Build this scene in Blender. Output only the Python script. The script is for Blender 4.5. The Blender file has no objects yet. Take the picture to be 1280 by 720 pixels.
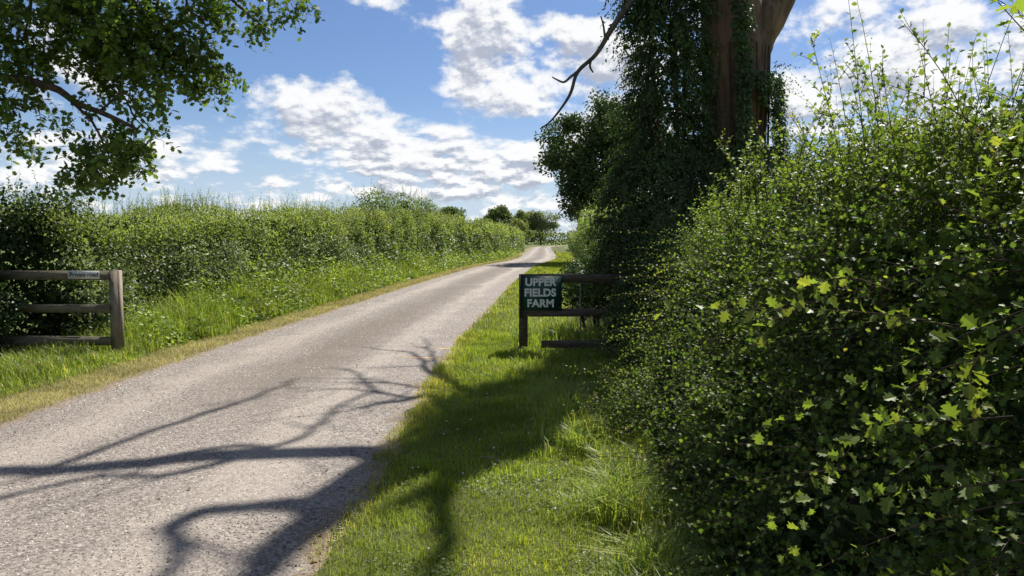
import bpy, bmesh, math, random
import numpy as np
from mathutils import Vector, Matrix

R = math.radians
sc = bpy.context.scene
rng = np.random.default_rng(7)
random.seed(7)

# ------------------------------------------------------------------ camera, sky, sun
cam_d = bpy.data.cameras.new('camera')
cam_d.sensor_width = 36
cam_d.lens = 36 * 924 / 1280
cam_d.clip_start = 0.05
cam_d.clip_end = 6000
cam = bpy.data.objects.new('camera', cam_d)
sc.collection.objects.link(cam)
cam.location = (0, 0, 1.6)
cam.rotation_euler = (R(90) - math.atan(60 / 924), 0, 0)
sc.camera = cam

SUN_AZ, SUN_EL = 28.0, 50.0          # degrees right of the road's direction, above the horizon
SUN_DIR = (math.sin(R(SUN_AZ)) * math.cos(R(SUN_EL)), math.cos(R(SUN_AZ)) * math.cos(R(SUN_EL)), math.sin(R(SUN_EL)))

sun_d = bpy.data.lights.new('sun', 'SUN')
sun_d.energy = 5.0
sun_d.angle = R(0.53)
sun_d.color = (1.0, 0.955, 0.88)
sun = bpy.data.objects.new('sun', sun_d)
sc.collection.objects.link(sun)
sun.location = (10, 20, 30)
sun.rotation_euler = Vector(SUN_DIR).to_track_quat('Z', 'Y').to_euler()

sc.view_settings.view_transform = 'Standard'
sc.view_settings.look = 'None'
sc.view_settings.exposure = 0.80
sc.view_settings.gamma = 1.0
sc.view_settings.use_curve_mapping = False
sc.render.engine = 'CYCLES'
sc.cycles.use_denoising = True
try:
    sc.cycles.denoiser = 'OPENIMAGEDENOISE'
    sc.cycles.denoising_input_passes = 'RGB_ALBEDO_NORMAL'
    sc.cycles.denoising_prefilter = 'ACCURATE'
except Exception:
    pass
sc.cycles.max_bounces = 6
sc.cycles.diffuse_bounces = 3
sc.cycles.glossy_bounces = 2
sc.cycles.transmission_bounces = 4
sc.cycles.transparent_max_bounces = 6
sc.cycles.sample_clamp_indirect = 6


class NT:
    """tiny helper for building node trees"""
    def __init__(self, tree):
        self.t = tree
        tree.nodes.clear()

    def n(self, typ, **kw):
        nd = self.t.nodes.new(typ)
        for k, v in kw.items():
            if k.startswith('i_'):
                key = k[2:]
                nd.inputs[int(key) if key.isdigit() else key].default_value = v
            else:
                setattr(nd, k, v)
        return nd

    def l(self, a, b):
        self.t.links.new(a, b)

    def val(self, x, sock):
        if hasattr(x, 'links') or hasattr(x, 'is_linked'):
            self.l(x, sock)
        else:
            sock.default_value = x

    def math(self, op, a, b=None, c=None, clamp=False):
        nd = self.n('ShaderNodeMath', operation=op, use_clamp=clamp)
        self.val(a, nd.inputs[0])
        if b is not None: self.val(b, nd.inputs[1])
        if c is not None: self.val(c, nd.inputs[2])
        return nd.outputs[0]

    def vmath(self, op, a, b=None):
        nd = self.n('ShaderNodeVectorMath', operation=op)
        self.val(a, nd.inputs[0])
        if b is not None: self.val(b, nd.inputs[1])
        return nd.outputs['Value'] if op in ('LENGTH', 'DOT_PRODUCT', 'DISTANCE') else nd.outputs['Vector']

    def mapr(self, x, a, b, c=0.0, d=1.0, smooth=True):
        nd = self.n('ShaderNodeMapRange', interpolation_type='SMOOTHSTEP' if smooth else 'LINEAR')
        self.val(x, nd.inputs['Value'])
        for k, v in zip(('From Min', 'From Max', 'To Min', 'To Max'), (a, b, c, d)):
            nd.inputs[k].default_value = v
        return nd.outputs['Result']

    def mix(self, f, a, b, blend='MIX'):
        nd = self.n('ShaderNodeMix', data_type='RGBA', blend_type=blend)
        self.val(f, nd.inputs['Factor'])
        for x, s in ((a, nd.inputs['A']), (b, nd.inputs['B'])):
            if isinstance(x, tuple): x = x if len(x) == 4 else (*x, 1)
            self.val(x, [q for q in nd.inputs if q.name == s.name and q.type == 'RGBA'][0])
        return [o for o in nd.outputs if o.type == 'RGBA'][0]

    def ramp(self, x, stops, interp='LINEAR'):
        nd = self.n('ShaderNodeValToRGB')
        cr = nd.color_ramp
        cr.interpolation = interp
        while len(cr.elements) < len(stops): cr.elements.new(0.5)
        for e, (p, c) in zip(cr.elements, stops):
            e.position = p
            e.color = (*c, 1)
        self.val(x, nd.inputs[0])
        return nd.outputs[0]

    def noise(self, vec, scale, detail=4, rough=0.55, dist=0.0):
        nd = self.n('ShaderNodeTexNoise')
        if vec is not None: self.l(vec, nd.inputs['Vector'])
        nd.inputs['Scale'].default_value = scale
        nd.inputs['Detail'].default_value = detail
        nd.inputs['Roughness'].default_value = rough
        nd.inputs['Distortion'].default_value = dist
        return nd


# ---- world: Nishita sky with cumulus clouds laid over it by direction
def px_dir(u, v):
    a, b = (u - 640) / 924, (300 - v) / 924
    d = Vector((a, 1, b)).normalized()
    return d


def make_world():
    w = bpy.data.worlds.new('World')
    sc.world = w
    w.use_nodes = True
    t = NT(w.node_tree)
    out = t.n('ShaderNodeOutputWorld')
    bg = t.n('ShaderNodeBackground')
    bg.inputs['Strength'].default_value = 0.062
    t.l(bg.outputs[0], out.inputs[0])
    sky = t.n('ShaderNodeTexSky', sky_type='NISHITA', sun_disc=False)
    sky.sun_elevation = R(SUN_EL)
    sky.sun_rotation = R(SUN_AZ)
    sky.altitude = 50
    sky.air_density = 1.0
    sky.dust_density = 0.35
    sky.ozone_density = 2.2
    tc = t.n('ShaderNodeTexCoord')
    d0 = tc.outputs['Generated']
    # cloud banks: (direction, width, height, amount)
    banks = [((320, 125), 60, 28, .30), ((385, 115), 34, 40, .26), ((460, 165), 75, 50, .40), ((560, 205), 90, 40, .36), ((420, 140), 40, 40, .2),
             ((580, 50), 52, 34, .26), ((670, 50), 90, 60, .30), ((620, 115), 75, 34, .30), ((760, 95), 80, 60, .34),
             ((480, 2), 70, 14, .44), ((240, 190), 90, 26, .36), ((100, 85), 45, 34, .30), ((60, 190), 80, 22, .22),
             ((650, 205), 90, 30, .30), ((1060, 70), 110, 50, .36), ((1180, 110), 150, 90, .40), ((620, 245), 130, 14, .26), ((420, 240), 130, 12, .22),
             ((190, 222), 130, 10, .18), ((970, 140), 40, 40, .2),
             ((1000, 48), 34, 26, -.40), ((300, 45), 170, 60, -.50), ((490, 65), 62, 34, -.46), ((235, 148), 60, 12, -.30), ((545, 130), 30, 26, -.30),
             ((620, 160), 40, 12, -.24), ((1050, 190), 40, 24, -.30), ((340, 215), 70, 9, -.22), ((560, 235), 60, 6, -.2)]

    def density(vec, detail, with_banks=True):
        z = t.n('ShaderNodeSeparateXYZ')
        t.l(vec, z.inputs[0])
        q1 = t.vmath('MULTIPLY', vec, (1, 1, 1.5))
        q2 = t.vmath('MULTIPLY', vec, (1, 1, 2.4))
        n1 = t.noise(q1, 13.0, detail, 0.57, 0.0).outputs['Fac']
        n2 = t.noise(q2, 22.0, detail - 1, 0.57, 0.0).outputs['Fac']
        f = t.mapr(z.outputs[2], 0.04, 0.24)
        nn = t.math('ADD', t.math('MULTIPLY', n1, f), t.math('MULTIPLY', n2, t.math('SUBTRACT', 1.0, f)))
        acc = t.math('MULTIPLY_ADD', nn, 2.6, -1.38)
        acc = t.math('ADD', acc, t.mapr(z.outputs[2], .02, .11, .05, 0.0))
        for (uv, wu, wv, amp) in (banks if with_banks else []):
            c = px_dir(*uv)
            sx, sz = 924 / wu, 924 / wv
            df = t.vmath('SUBTRACT', vec, tuple(c))
            df = t.vmath('MULTIPLY', df, (sx * .75, sx * .75, sz * .75))
            ln = t.vmath('LENGTH', df)
            acc = t.math('ADD', acc, t.mapr(ln, 1.35, 0.0, 0.0, amp * .9))
        return acc, z.outputs[2]

    D, z = density(d0, 10)
    Du, _ = density(t.vmath('ADD', d0, (0.006, 0.0, 0.024)), 4)
    Du2, _ = density(t.vmath('ADD', d0, (0.0025, 0.0, 0.006)), 7, False)
    D3, _ = density(d0, 7, False)
    alpha = t.mapr(D, -0.07, 0.32)
    shade = t.mapr(Du, .0, 0.55, 0.0, .74)
    relief = t.math('MULTIPLY', t.math('SUBTRACT', Du2, D3), 2.6)
    s2 = t.math('ADD', shade, relief, clamp=True)
    ccol = t.ramp(s2, [(0.0, (1.0, 1.0, 1.0)), (0.3, (.93, .935, .95)), (0.6, (.68, .71, .78)), (1.0, (.46, .50, .60))])
    ccol = t.mix(1.0, ccol, (9.3, 9.3, 9.3, 1), 'MULTIPLY')
    skyc = t.mix(1.0, sky.outputs[0], (.66, .75, .92, 1), 'MULTIPLY')
    haze_f = t.mapr(z, -0.02, 0.20, 0.8, 0.0)
    skyc = t.mix(haze_f, skyc, (5.6, 6.7, 8.2, 1))
    fin = t.mix(t.math('MULTIPLY', alpha, 0.97), skyc, ccol)
    t.l(fin, bg.inputs['Color'])
    w.cycles.sampling_method = 'MANUAL'
    w.cycles.sample_map_resolution = 512


make_world()

# ------------------------------------------------------------------ helpers
COL = sc.collection


def tag(o, label=None, cat=None, group=None, kind=None):
    if label: o['label'] = label
    if cat: o['category'] = cat
    if group: o['group'] = group
    if kind: o['kind'] = kind
    return o


def empty(name, loc=(0, 0, 0), label=None, cat=None, group=None):
    o = bpy.data.objects.new(name, None)
    o.empty_display_size = 0.2
    o.location = loc
    COL.objects.link(o)
    return tag(o, label, cat, group)


def mesh_obj(name, verts, tris, mat, parent=None, rnd=None, smooth=False, quads=None, uv=None):
    """one mesh object from numpy arrays; world-space verts, parented keeping world place"""
    verts = np.asarray(verts, dtype=np.float32)
    off = Vector((0, 0, 0))
    if parent is not None:
        off = parent_world(parent)
        verts = verts - np.array(off, dtype=np.float32)
    me = bpy.data.meshes.new(name)
    faces = []
    me.vertices.add(len(verts))
    me.vertices.foreach_set('co', verts.ravel())
    nt = 0 if tris is None else len(tris)
    nq = 0 if quads is None else len(quads)
    idx = []
    if nt: idx.append(np.asarray(tris, dtype=np.int32).ravel())
    if nq: idx.append(np.asarray(quads, dtype=np.int32).ravel())
    idx = np.concatenate(idx)
    me.loops.add(len(idx))
    me.loops.foreach_set('vertex_index', idx)
    me.polygons.add(nt + nq)
    starts = np.concatenate([np.arange(nt) * 3, nt * 3 + np.arange(nq) * 4]).astype(np.int32)
    me.polygons.foreach_set('loop_start', starts)
    if smooth:
        me.polygons.foreach_set('use_smooth', np.ones(nt + nq, dtype=bool))
    me.update(calc_edges=True)
    if rnd is not None:
        a = me.attributes.new('rnd', 'FLOAT', 'POINT')
        a.data.foreach_set('value', np.asarray(rnd, dtype=np.float32))
    if uv is not None:
        a = me.attributes.new('strip', 'FLOAT_VECTOR', 'POINT')
        a.data.foreach_set('vector', np.asarray(uv, dtype=np.float32).ravel())
    me.materials.append(mat)
    o = bpy.data.objects.new(name, me)
    COL.objects.link(o)
    if parent is not None: o.parent = parent
    return o


def parent_world(p):
    v = Vector(p.location)
    while p.parent:
        p = p.parent
        v = v + Vector(p.location)
    return v


def norm(a):
    return a / np.maximum(np.linalg.norm(a, axis=-1, keepdims=True), 1e-9)


def vnoise(p, seed=0):
    """smooth value noise, p (N,3) -> (N,) in 0..1"""
    p = np.asarray(p, dtype=np.float64)
    i = np.floor(p).astype(np.int64)
    f = p - i
    f = f * f * (3 - 2 * f)
    out = np.zeros(len(p))
    for dx in (0, 1):
        for dy in (0, 1):
            for dz in (0, 1):
                h = (i[:, 0] + dx) * 374761393 + (i[:, 1] + dy) * 668265263 + (i[:, 2] + dz) * 2147483647 + seed * 974634721
                h = (h ^ (h >> 13)) * 1274126177
                h = ((h ^ (h >> 16)) & 0xffff) / 65535.0
                wx = f[:, 0] if dx else 1 - f[:, 0]
                wy = f[:, 1] if dy else 1 - f[:, 1]
                wz = f[:, 2] if dz else 1 - f[:, 2]
                out += h * wx * wy * wz
    return out


def fbm(p, seed=0, oct=3):
    s, a, o = 0, 1.0, 0
    for k in range(oct):
        s = s + a * vnoise(np.asarray(p) * 2 ** k + 17.3 * k, seed + k)
        o += a
        a *= .5
    return s / o


def rand_dirs(n):
    return norm(rng.normal(size=(n, 3)))


# leaf outlines: x across, y along the midrib (0..1), z lift
def leaf_template(half, fold=0.10, curl=-0.06):
    """half: [(x,y)...] outline of the right half from near base to near tip"""
    V = [(0, 0, 0)]
    ys = [h[1] for h in half]
    for (x, y) in half: V.append((x, y, fold * x / .3 + curl * y * y))
    V.append((0, 1, curl))
    k = len(half)
    for (x, y) in reversed(half): V.append((-x, y, fold * x / .3 + curl * y * y))
    mid = len(V)
    V.append((0, 0.5, curl * .25))
    n = mid
    T = [(mid, a, (a + 1) % n) for a in range(n)]
    return np.array(V, dtype=np.float64), np.array(T)


T_DIAMOND = (np.array([(0, 0, 0), (.32, .48, .07), (0, 1, -.04), (-.32, .48, .07)], float), np.array([(0, 1, 2), (0, 2, 3)]))
T_OVATE = (np.array([(0, 0, 0), (.3, .3, .06), (.27, .62, .05), (0, 1, -.06), (-.27, .62, .05), (-.3, .3, .06)], float),
           np.array([(0, 1, 2), (0, 2, 3), (0, 3, 4), (0, 4, 5)]))
T_LANCE = (np.array([(0, 0, 0), (.20, .3, .03), (.17, .65, .0), (0, 1, -.14), (-.17, .65, .0), (-.20, .3, .03)], float),
           np.array([(0, 1, 2), (0, 2, 3), (0, 3, 4), (0, 4, 5)]))
T_HAW = leaf_template([(.10, .22), (.40, .34), (.24, .46), (.48, .68), (.20, .72), (.24, .92)])
T_OAK = leaf_template([(.10, .16), (.30, .30), (.16, .40), (.42, .58), (.22, .66), (.26, .88)], fold=.05)
T_BROAD = leaf_template([(.24, .08), (.38, .28), (.34, .55), (.16, .85)], fold=.06, curl=-.12)


def leaves(name, pos, axis, nrm, size, tmpl, mat, parent=None, rnd=None):
    V, T = tmpl
    N, k = len(pos), len(V)
    if rnd is None: rnd = rng.random(N)
    axis = norm(axis)
    side = norm(np.cross(axis, nrm))
    nn = np.cross(side, axis)
    s = np.asarray(size).reshape(N, 1, 1)
    W = pos[:, None, :] + s * (V[None, :, 0:1] * side[:, None, :] + V[None, :, 1:2] * axis[:, None, :] + V[None, :, 2:3] * nn[:, None, :])
    tri = (T[None, :, :] + (np.arange(N) * k)[:, None, None]).reshape(-1, 3)
    o = mesh_obj(name, W.reshape(-1, 3), tri, mat, parent, rnd=np.repeat(rnd, k))
    o['kind'] = 'stuff'
    return o


def merge_leaves(parts):
    """concatenate lists of (pos, axis, nrm, size, rnd)"""
    return [np.concatenate([p[i] for p in parts]) for i in range(5)]


def tube_arrays(pts, rad, sides=6, wob=0.0, seed=0):
    """swept tube along a polyline"""
    P = np.asarray(pts, float)
    n = len(P)
    rad = np.asarray(rad, float) * np.ones(n)
    t = np.gradient(P, axis=0)
    t = norm(t)
    ref = np.array([0.31, 0.17, 0.93]) if abs(t[0, 2]) < .9 else np.array([1.0, 0.1, 0.0])
    V = []
    u = norm(np.cross(t[0], ref))
    for i in range(n):
        u = norm(u - t[i] * np.dot(u, t[i]))
        w = np.cross(t[i], u)
        for k in range(sides):
            a = 2 * math.pi * k / sides
            V.append(P[i] + rad[i] * (u * math.cos(a) + w * math.sin(a)))
    V = np.array(V)
    if wob:
        f = fbm(V * 3.0, seed, 3) - .5
        c = np.repeat(P, sides, axis=0)
        V = V + norm(V - c) * (f * wob * np.repeat(rad, sides))[:, None]
    Q = []
    for i in range(n - 1):
        for k in range(sides):
            a, b = i * sides + k, i * sides + (k + 1) % sides
            Q.append((a, b, b + sides, a + sides))
    V = np.vstack([V, P[:1], P[-1:]])
    T = []
    c0, c1 = n * sides, n * sides + 1
    for k in range(sides):
        T.append((c0, (k + 1) % sides, k))
        T.append((c1, (n - 1) * sides + k, (n - 1) * sides + (k + 1) % sides))
    return V, np.array(T), np.array(Q)


def join_arrays(lst):
    V, T, Q, o = [], [], [], 0
    for v, t, q in lst:
        V.append(v)
        if len(t): T.append(t + o)
        if len(q): Q.append(q + o)
        o += len(v)
    return np.vstack(V), (np.vstack(T) if T else None), (np.vstack(Q) if Q else None)


def tubes(name, lst, mat, parent=None, smooth=True):
    V, T, Q = join_arrays(lst)
    return mesh_obj(name, V, T, mat, parent, smooth=smooth, quads=Q)


def smooth_path(pts, per=6):
    """Catmull-Rom through points"""
    P = np.asarray(pts, float)
    P = np.vstack([2 * P[0] - P[1], P, 2 * P[-1] - P[-2]])
    out = []
    for i in range(1, len(P) - 2):
        for t in np.arange(per) / per:
            out.append(.5 * (2 * P[i] + (P[i + 1] - P[i - 1]) * t + (2 * P[i - 1] - 5 * P[i] + 4 * P[i + 1] - P[i + 2]) * t * t
                             + (3 * P[i] - 3 * P[i + 1] + P[i + 2] - P[i - 1]) * t ** 3))
    out.append(P[-2])
    return np.array(out)


def shoots(base, dirs, length, nleaf, lsize, droop=0.25, spread=0.9, wob=.12, tip_small=.55, start=.12, stem_r=.0022, nseg=5, upbias=.8):
    """leafy shoots; returns leaf tuple and 3-sided stem arrays"""
    M = len(base)
    base = np.asarray(base, float)
    d = norm(np.asarray(dirs, float))
    L = np.asarray(length) * np.ones(M)
    wv = rng.normal(size=(M, 3)) * wob

    def point(s):            # s (M,k)
        s = s[..., None]
        return (base[:, None, :] + (d[:, None, :] * s + wv[:, None, :] * s * s + np.array([0, 0, -droop]) * s * s) * L[:, None, None])

    k = nleaf
    s = np.linspace(start, 1.0, k)[None, :] + rng.uniform(-.4, .4, (M, k)) * (1 - start) / k
    s = np.clip(s, 0.02, 1.02)
    P = point(s)
    tang = norm(d[:, None, :] + 2 * (wv[:, None, :] + np.array([0, 0, -droop])) * s[..., None])
    ang = np.arange(k)[None, :] * 2.4 + rng.uniform(0, 6.28, (M, 1)) + rng.normal(size=(M, k)) * .4
    ref = np.where(np.abs(tang[..., 2:3]) > .85, np.array([1.0, 0, 0]), np.array([0, 0, 1.0]))
    e1 = norm(np.cross(tang, ref))
    e2 = np.cross(tang, e1)
    rad = e1 * np.cos(ang)[..., None] + e2 * np.sin(ang)[..., None]
    ax = norm(tang * .55 + rad * spread + rng.normal(size=(M, k, 3)) * .15)
    nr = norm(np.array([0, 0, upbias]) + tang * .35 + rng.normal(size=(M, k, 3)) * .45)
    sz = np.asarray(lsize).reshape(-1, 1) * (1 - (1 - tip_small) * s) * rng.uniform(.7, 1.25, (M, k))
    shoot_r = np.repeat(rng.random((M, 1)), k, axis=1)
    tipness = s
    rnd = np.clip(.45 * shoot_r + .4 * rng.random((M, k)) + .15 * tipness, 0, 1)
    lf = (P.reshape(-1, 3), ax.reshape(-1, 3), nr.reshape(-1, 3), sz.reshape(-1), rnd.reshape(-1))
    # stems
    ss = np.linspace(0, 1, nseg)[None, :] * np.ones((M, 1))
    C = point(ss)
    r = stem_r * (1 - .75 * np.linspace(0, 1, nseg))
    tt = norm(np.gradient(C, axis=1))
    ref = np.where(np.abs(tt[..., 2:3]) > .85, np.array([1.0, 0, 0]), np.array([0, 0, 1.0]))
    a1 = norm(np.cross(tt, ref))
    a2 = np.cross(tt, a1)
    rings = []
    for j in range(3):
        a = j * 2.0944
        rings.append(C + r[None, :, None] * (a1 * math.cos(a) + a2 * math.sin(a)))
    V = np.stack(rings, axis=2).reshape(-1, 3)       # M,nseg,3
    Q = []
    for i in range(nseg - 1):
        for j in range(3):
            Q.append((i * 3 + j, i * 3 + (j + 1) % 3, (i + 1) * 3 + (j + 1) % 3, (i + 1) * 3 + j))
    Q = np.array(Q)
    Q = (Q[None] + (np.arange(M) * nseg * 3)[:, None, None]).reshape(-1, 4)
    return lf, (V, np.zeros((0, 3), int), Q)


def blades(name, pos, h, w, lean, mat, parent=None, rnd=None, bend=.5):
    """grass blades: two bent segments each"""
    N = len(pos)
    if rnd is None: rnd = rng.random(N)
    a = rng.uniform(0, 6.283, N)
    fd = np.stack([np.cos(a), np.sin(a), np.zeros(N)], 1)        # bend direction
    sd = np.stack([-np.sin(a), np.cos(a), np.zeros(N)], 1)
    h = np.asarray(h)[:, None]
    w = (np.asarray(w) * np.ones(N))[:, None]
    ln = (np.asarray(lean) * np.ones(N))[:, None] * rng.uniform(.2, 1.2, (N, 1))
    up = np.array([[0, 0, 1.0]])
    p1 = pos + h * (.55 * up + .25 * ln * fd)
    p2 = pos + h * ((.98 - .32 * ln) * up + (.95 * ln) * fd)
    V = np.stack([pos - sd * w, pos + sd * w, p1 - sd * w * .8, p1 + sd * w * .8, p2], 1).reshape(-1, 3)
    b = (np.arange(N) * 5)[:, None]
    T = np.concatenate([b + np.array([[0, 1, 3]]), b + np.array([[0, 3, 2]]), b + np.array([[2, 3, 4]])], 0)
    o = mesh_obj(name, V, T, mat, parent, rnd=np.repeat(rnd, 5))
    o['kind'] = 'stuff'
    return o


# ------------------------------------------------------------------ materials
def new_mat(name):
    m = bpy.data.materials.new(name)
    m.use_nodes = True
    return m, NT(m.node_tree)


def leaf_mat(name, stops, trans=.38, tcol=(1.25, 1.3, .55), rough=.42, spec=.45, gain=(1.28, 1.2, 1.05)):
    m, t = new_mat(name)
    out = t.n('ShaderNodeOutputMaterial')
    at = t.n('ShaderNodeAttribute', attribute_name='rnd')
    col = t.ramp(at.outputs['Fac'], [(p, tuple(min(.6, q * w) for q, w in zip(c, gain))) for p, c in stops])
    geo = t.n('ShaderNodeNewGeometry')
    nz = t.noise(geo.outputs['Position'], 1.3, 2).outputs['Fac']
    hsv = t.n('ShaderNodeHueSaturation')
    t.l(col, hsv.inputs['Color'])
    t.l(t.mapr(nz, .3, .7, .75, 1.25), hsv.inputs['Value'])
    pb = t.n('ShaderNodeBsdfPrincipled')
    t.l(hsv.outputs[0], pb.inputs['Base Color'])
    pb.inputs['Roughness'].default_value = rough
    pb.inputs['Specular IOR Level'].default_value = spec
    tr = t.n('ShaderNodeBsdfTranslucent')
    t.l(t.mix(1.0, hsv.outputs[0], (*tcol, 1), 'MULTIPLY'), tr.inputs['Color'])
    mx = t.n('ShaderNodeMixShader')
    mx.inputs[0].default_value = trans
    t.l(pb.outputs[0], mx.inputs[1])
    t.l(tr.outputs[0], mx.inputs[2])
    t.l(mx.outputs[0], out.inputs[0])
    return m


def plain_mat(name, c1, c2, scale=6, rough=.85, bump=.3, bscale=None, stretch=(1, 1, 1), spec=.3):
    m, t = new_mat(name)
    out = t.n('ShaderNodeOutputMaterial')
    tc = t.n('ShaderNodeTexCoord')
    v = t.vmath('MULTIPLY', tc.outputs['Object'], stretch)
    n1 = t.noise(v, scale, 6, .62)
    n2 = t.noise(v, bscale or scale * 4, 5, .65)
    f = t.math('ADD', t.math('MULTIPLY', n1.outputs['Fac'], .6), t.math('MULTIPLY', n2.outputs['Fac'], .4))
    col = t.mix(t.mapr(f, .34, .66), c1, c2)
    pb = t.n('ShaderNodeBsdfPrincipled')
    t.l(col, pb.inputs['Base Color'])
    pb.inputs['Roughness'].default_value = rough
    pb.inputs['Specular IOR Level'].default_value = spec
    if bump:
        b = t.n('ShaderNodeBump')
        b.inputs['Strength'].default_value = bump
        b.inputs['Distance'].default_value = .02
        t.l(n2.outputs['Fac'], b.inputs['Height'])
        t.l(b.outputs[0], pb.inputs['Normal'])
    t.l(pb.outputs[0], out.inputs[0])
    return m


M = {}
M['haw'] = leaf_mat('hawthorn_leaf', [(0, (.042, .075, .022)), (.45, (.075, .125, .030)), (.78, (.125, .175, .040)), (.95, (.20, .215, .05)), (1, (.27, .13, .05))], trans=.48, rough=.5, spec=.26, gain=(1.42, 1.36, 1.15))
M['haw_inner_shade'] = leaf_mat('hawthorn_inner_shade_leaf', [(0, (.022, .042, .016)), (1, (.050, .085, .026))], trans=.22, spec=.2, rough=.6, gain=(1.05, 1.05, 1.0))  # shade of the hedge interior put into a darker leaf colour
M['hedge_far'] = leaf_mat('hedge_leaf', [(0, (.078, .118, .044)), (.45, (.132, .185, .060)), (.8, (.185, .240, .072)), (1, (.25, .265, .09))], trans=.50, rough=.5, spec=.3, gain=(1.22, 1.17, 1.25))
M['bramble'] = leaf_mat('bramble_leaf', [(0, (.070, .10, .052)), (.5, (.12, .165, .078)), (1, (.18, .22, .105))], trans=.38, rough=.45, spec=.35)
M['tall_bush'] = leaf_mat('hazel_leaf', [(0, (.055, .098, .036)), (.5, (.10, .155, .052)), (1, (.16, .21, .065))], trans=.40, rough=.55, spec=.25)
M['ivy'] = leaf_mat('ivy_leaf', [(0, (.024, .048, .018)), (.6, (.045, .082, .026)), (1, (.085, .135, .036))], trans=.30, rough=.48, spec=.3, gain=(1.05, 1.05, 1.0))  # also the dark leaf of bushes whose shade is put into colour
M['oak'] = leaf_mat('oak_leaf', [(0, (.042, .080, .016)), (.5, (.075, .130, .024)), (.9, (.115, .18, .032)), (1, (.18, .21, .045))], trans=.42, rough=.5, spec=.3)
M['oak_far'] = leaf_mat('far_oak_leaf', [(0, (.045, .075, .028)), (1, (.095, .145, .046))], trans=.36, rough=.6, spec=.2)
M['oak_shaded'] = leaf_mat('shaded_oak_leaf', [(0, (.030, .052, .020)), (1, (.065, .105, .034))], trans=.24, rough=.6, spec=.2, gain=(1.25, 1.22, 1.1))  # the backlit crown's shade put into a darker, less translucent leaf
M['willow'] = leaf_mat('pale_willow_leaf', [(0, (.12, .155, .095)), (1, (.21, .25, .155))], trans=.3, rough=.6, spec=.2)
M['far_green'] = leaf_mat('far_shrub_leaf', [(0, (.10, .14, .05)), (1, (.19, .23, .08))], trans=.35, rough=.6, spec=.2)
M['grass'] = leaf_mat('mown_grass', [(0, (.105, .150, .025)), (.5, (.17, .225, .036)), (.85, (.25, .275, .055)), (1, (.36, .32, .12))], trans=.45, rough=.6, spec=.2, tcol=(1.3, 1.3, .5), gain=(1.34, 1.34, 1.08))
M['grass_dry'] = leaf_mat('dry_grass', [(0, (.16, .185, .045)), (.4, (.30, .27, .10)), (1, (.46, .39, .20))], trans=.35, rough=.7, spec=.15, tcol=(1.15, 1.1, .7), gain=(1.08, 1.12, 1.15))
M['grass_long'] = leaf_mat('long_grass', [(0, (.09, .155, .032)), (.55, (.17, .25, .05)), (.9, (.25, .31, .08)), (1, (.42, .38, .20))], trans=.45, rough=.45, spec=.35, tcol=(1.25, 1.25, .5))
M['herb'] = leaf_mat('verge_herb', [(0, (.085, .14, .03)), (.6, (.155, .225, .045)), (1, (.24, .30, .07))], trans=.42, rough=.5, spec=.3)
M['clover'] = leaf_mat('clover_leaf', [(0, (.08, .13, .045)), (1, (.15, .22, .075))], trans=.3, rough=.5, spec=.32)
M['bark'] = plain_mat('oak_bark', (.055, .038, .028), (.25, .15, .10), 5, .9, .9, 22, (1, 1, .16))
M['deadwood'] = plain_mat('dead_wood', (.045, .038, .032), (.14, .115, .095), 7, .9, .6, 30, (1, 1, .3))
M['twig'] = plain_mat('twig_bark', (.035, .024, .018), (.11, .075, .05), 20, .85, 0)
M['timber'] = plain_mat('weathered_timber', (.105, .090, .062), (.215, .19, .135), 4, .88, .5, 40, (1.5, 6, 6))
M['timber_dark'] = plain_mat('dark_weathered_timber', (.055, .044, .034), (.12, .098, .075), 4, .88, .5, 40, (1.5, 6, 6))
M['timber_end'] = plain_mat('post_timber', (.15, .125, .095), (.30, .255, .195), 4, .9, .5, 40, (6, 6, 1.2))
M['sign_green'] = plain_mat('dark_green_paint', (.012, .054, .042), (.017, .070, .053), 8, .45, .05, 60, spec=.4)
M['sign_letter'] = plain_mat('cream_lettering', (.62, .62, .55), (.74, .74, .68), 12, .6, 0)
M['sign_white'] = plain_mat('white_plate', (.60, .60, .57), (.76, .76, .73), 6, .5, 0)
M['black'] = plain_mat('black_lettering', (.012, .012, .012), (.03, .03, .03), 10, .6, 0)
M['metal'] = plain_mat('dull_metal', (.10, .10, .10), (.22, .21, .20), 30, .5, 0)
M['chip'] = leaf_mat('stone_chip', [(0, (.085, .078, .075)), (.25, (.22, .20, .185)), (.6, (.37, .34, .315)), (.85, (.44, .405, .375)), (1, (.54, .51, .475))], trans=0.0, rough=.75, spec=.3, gain=(.92, .885, .83))


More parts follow.
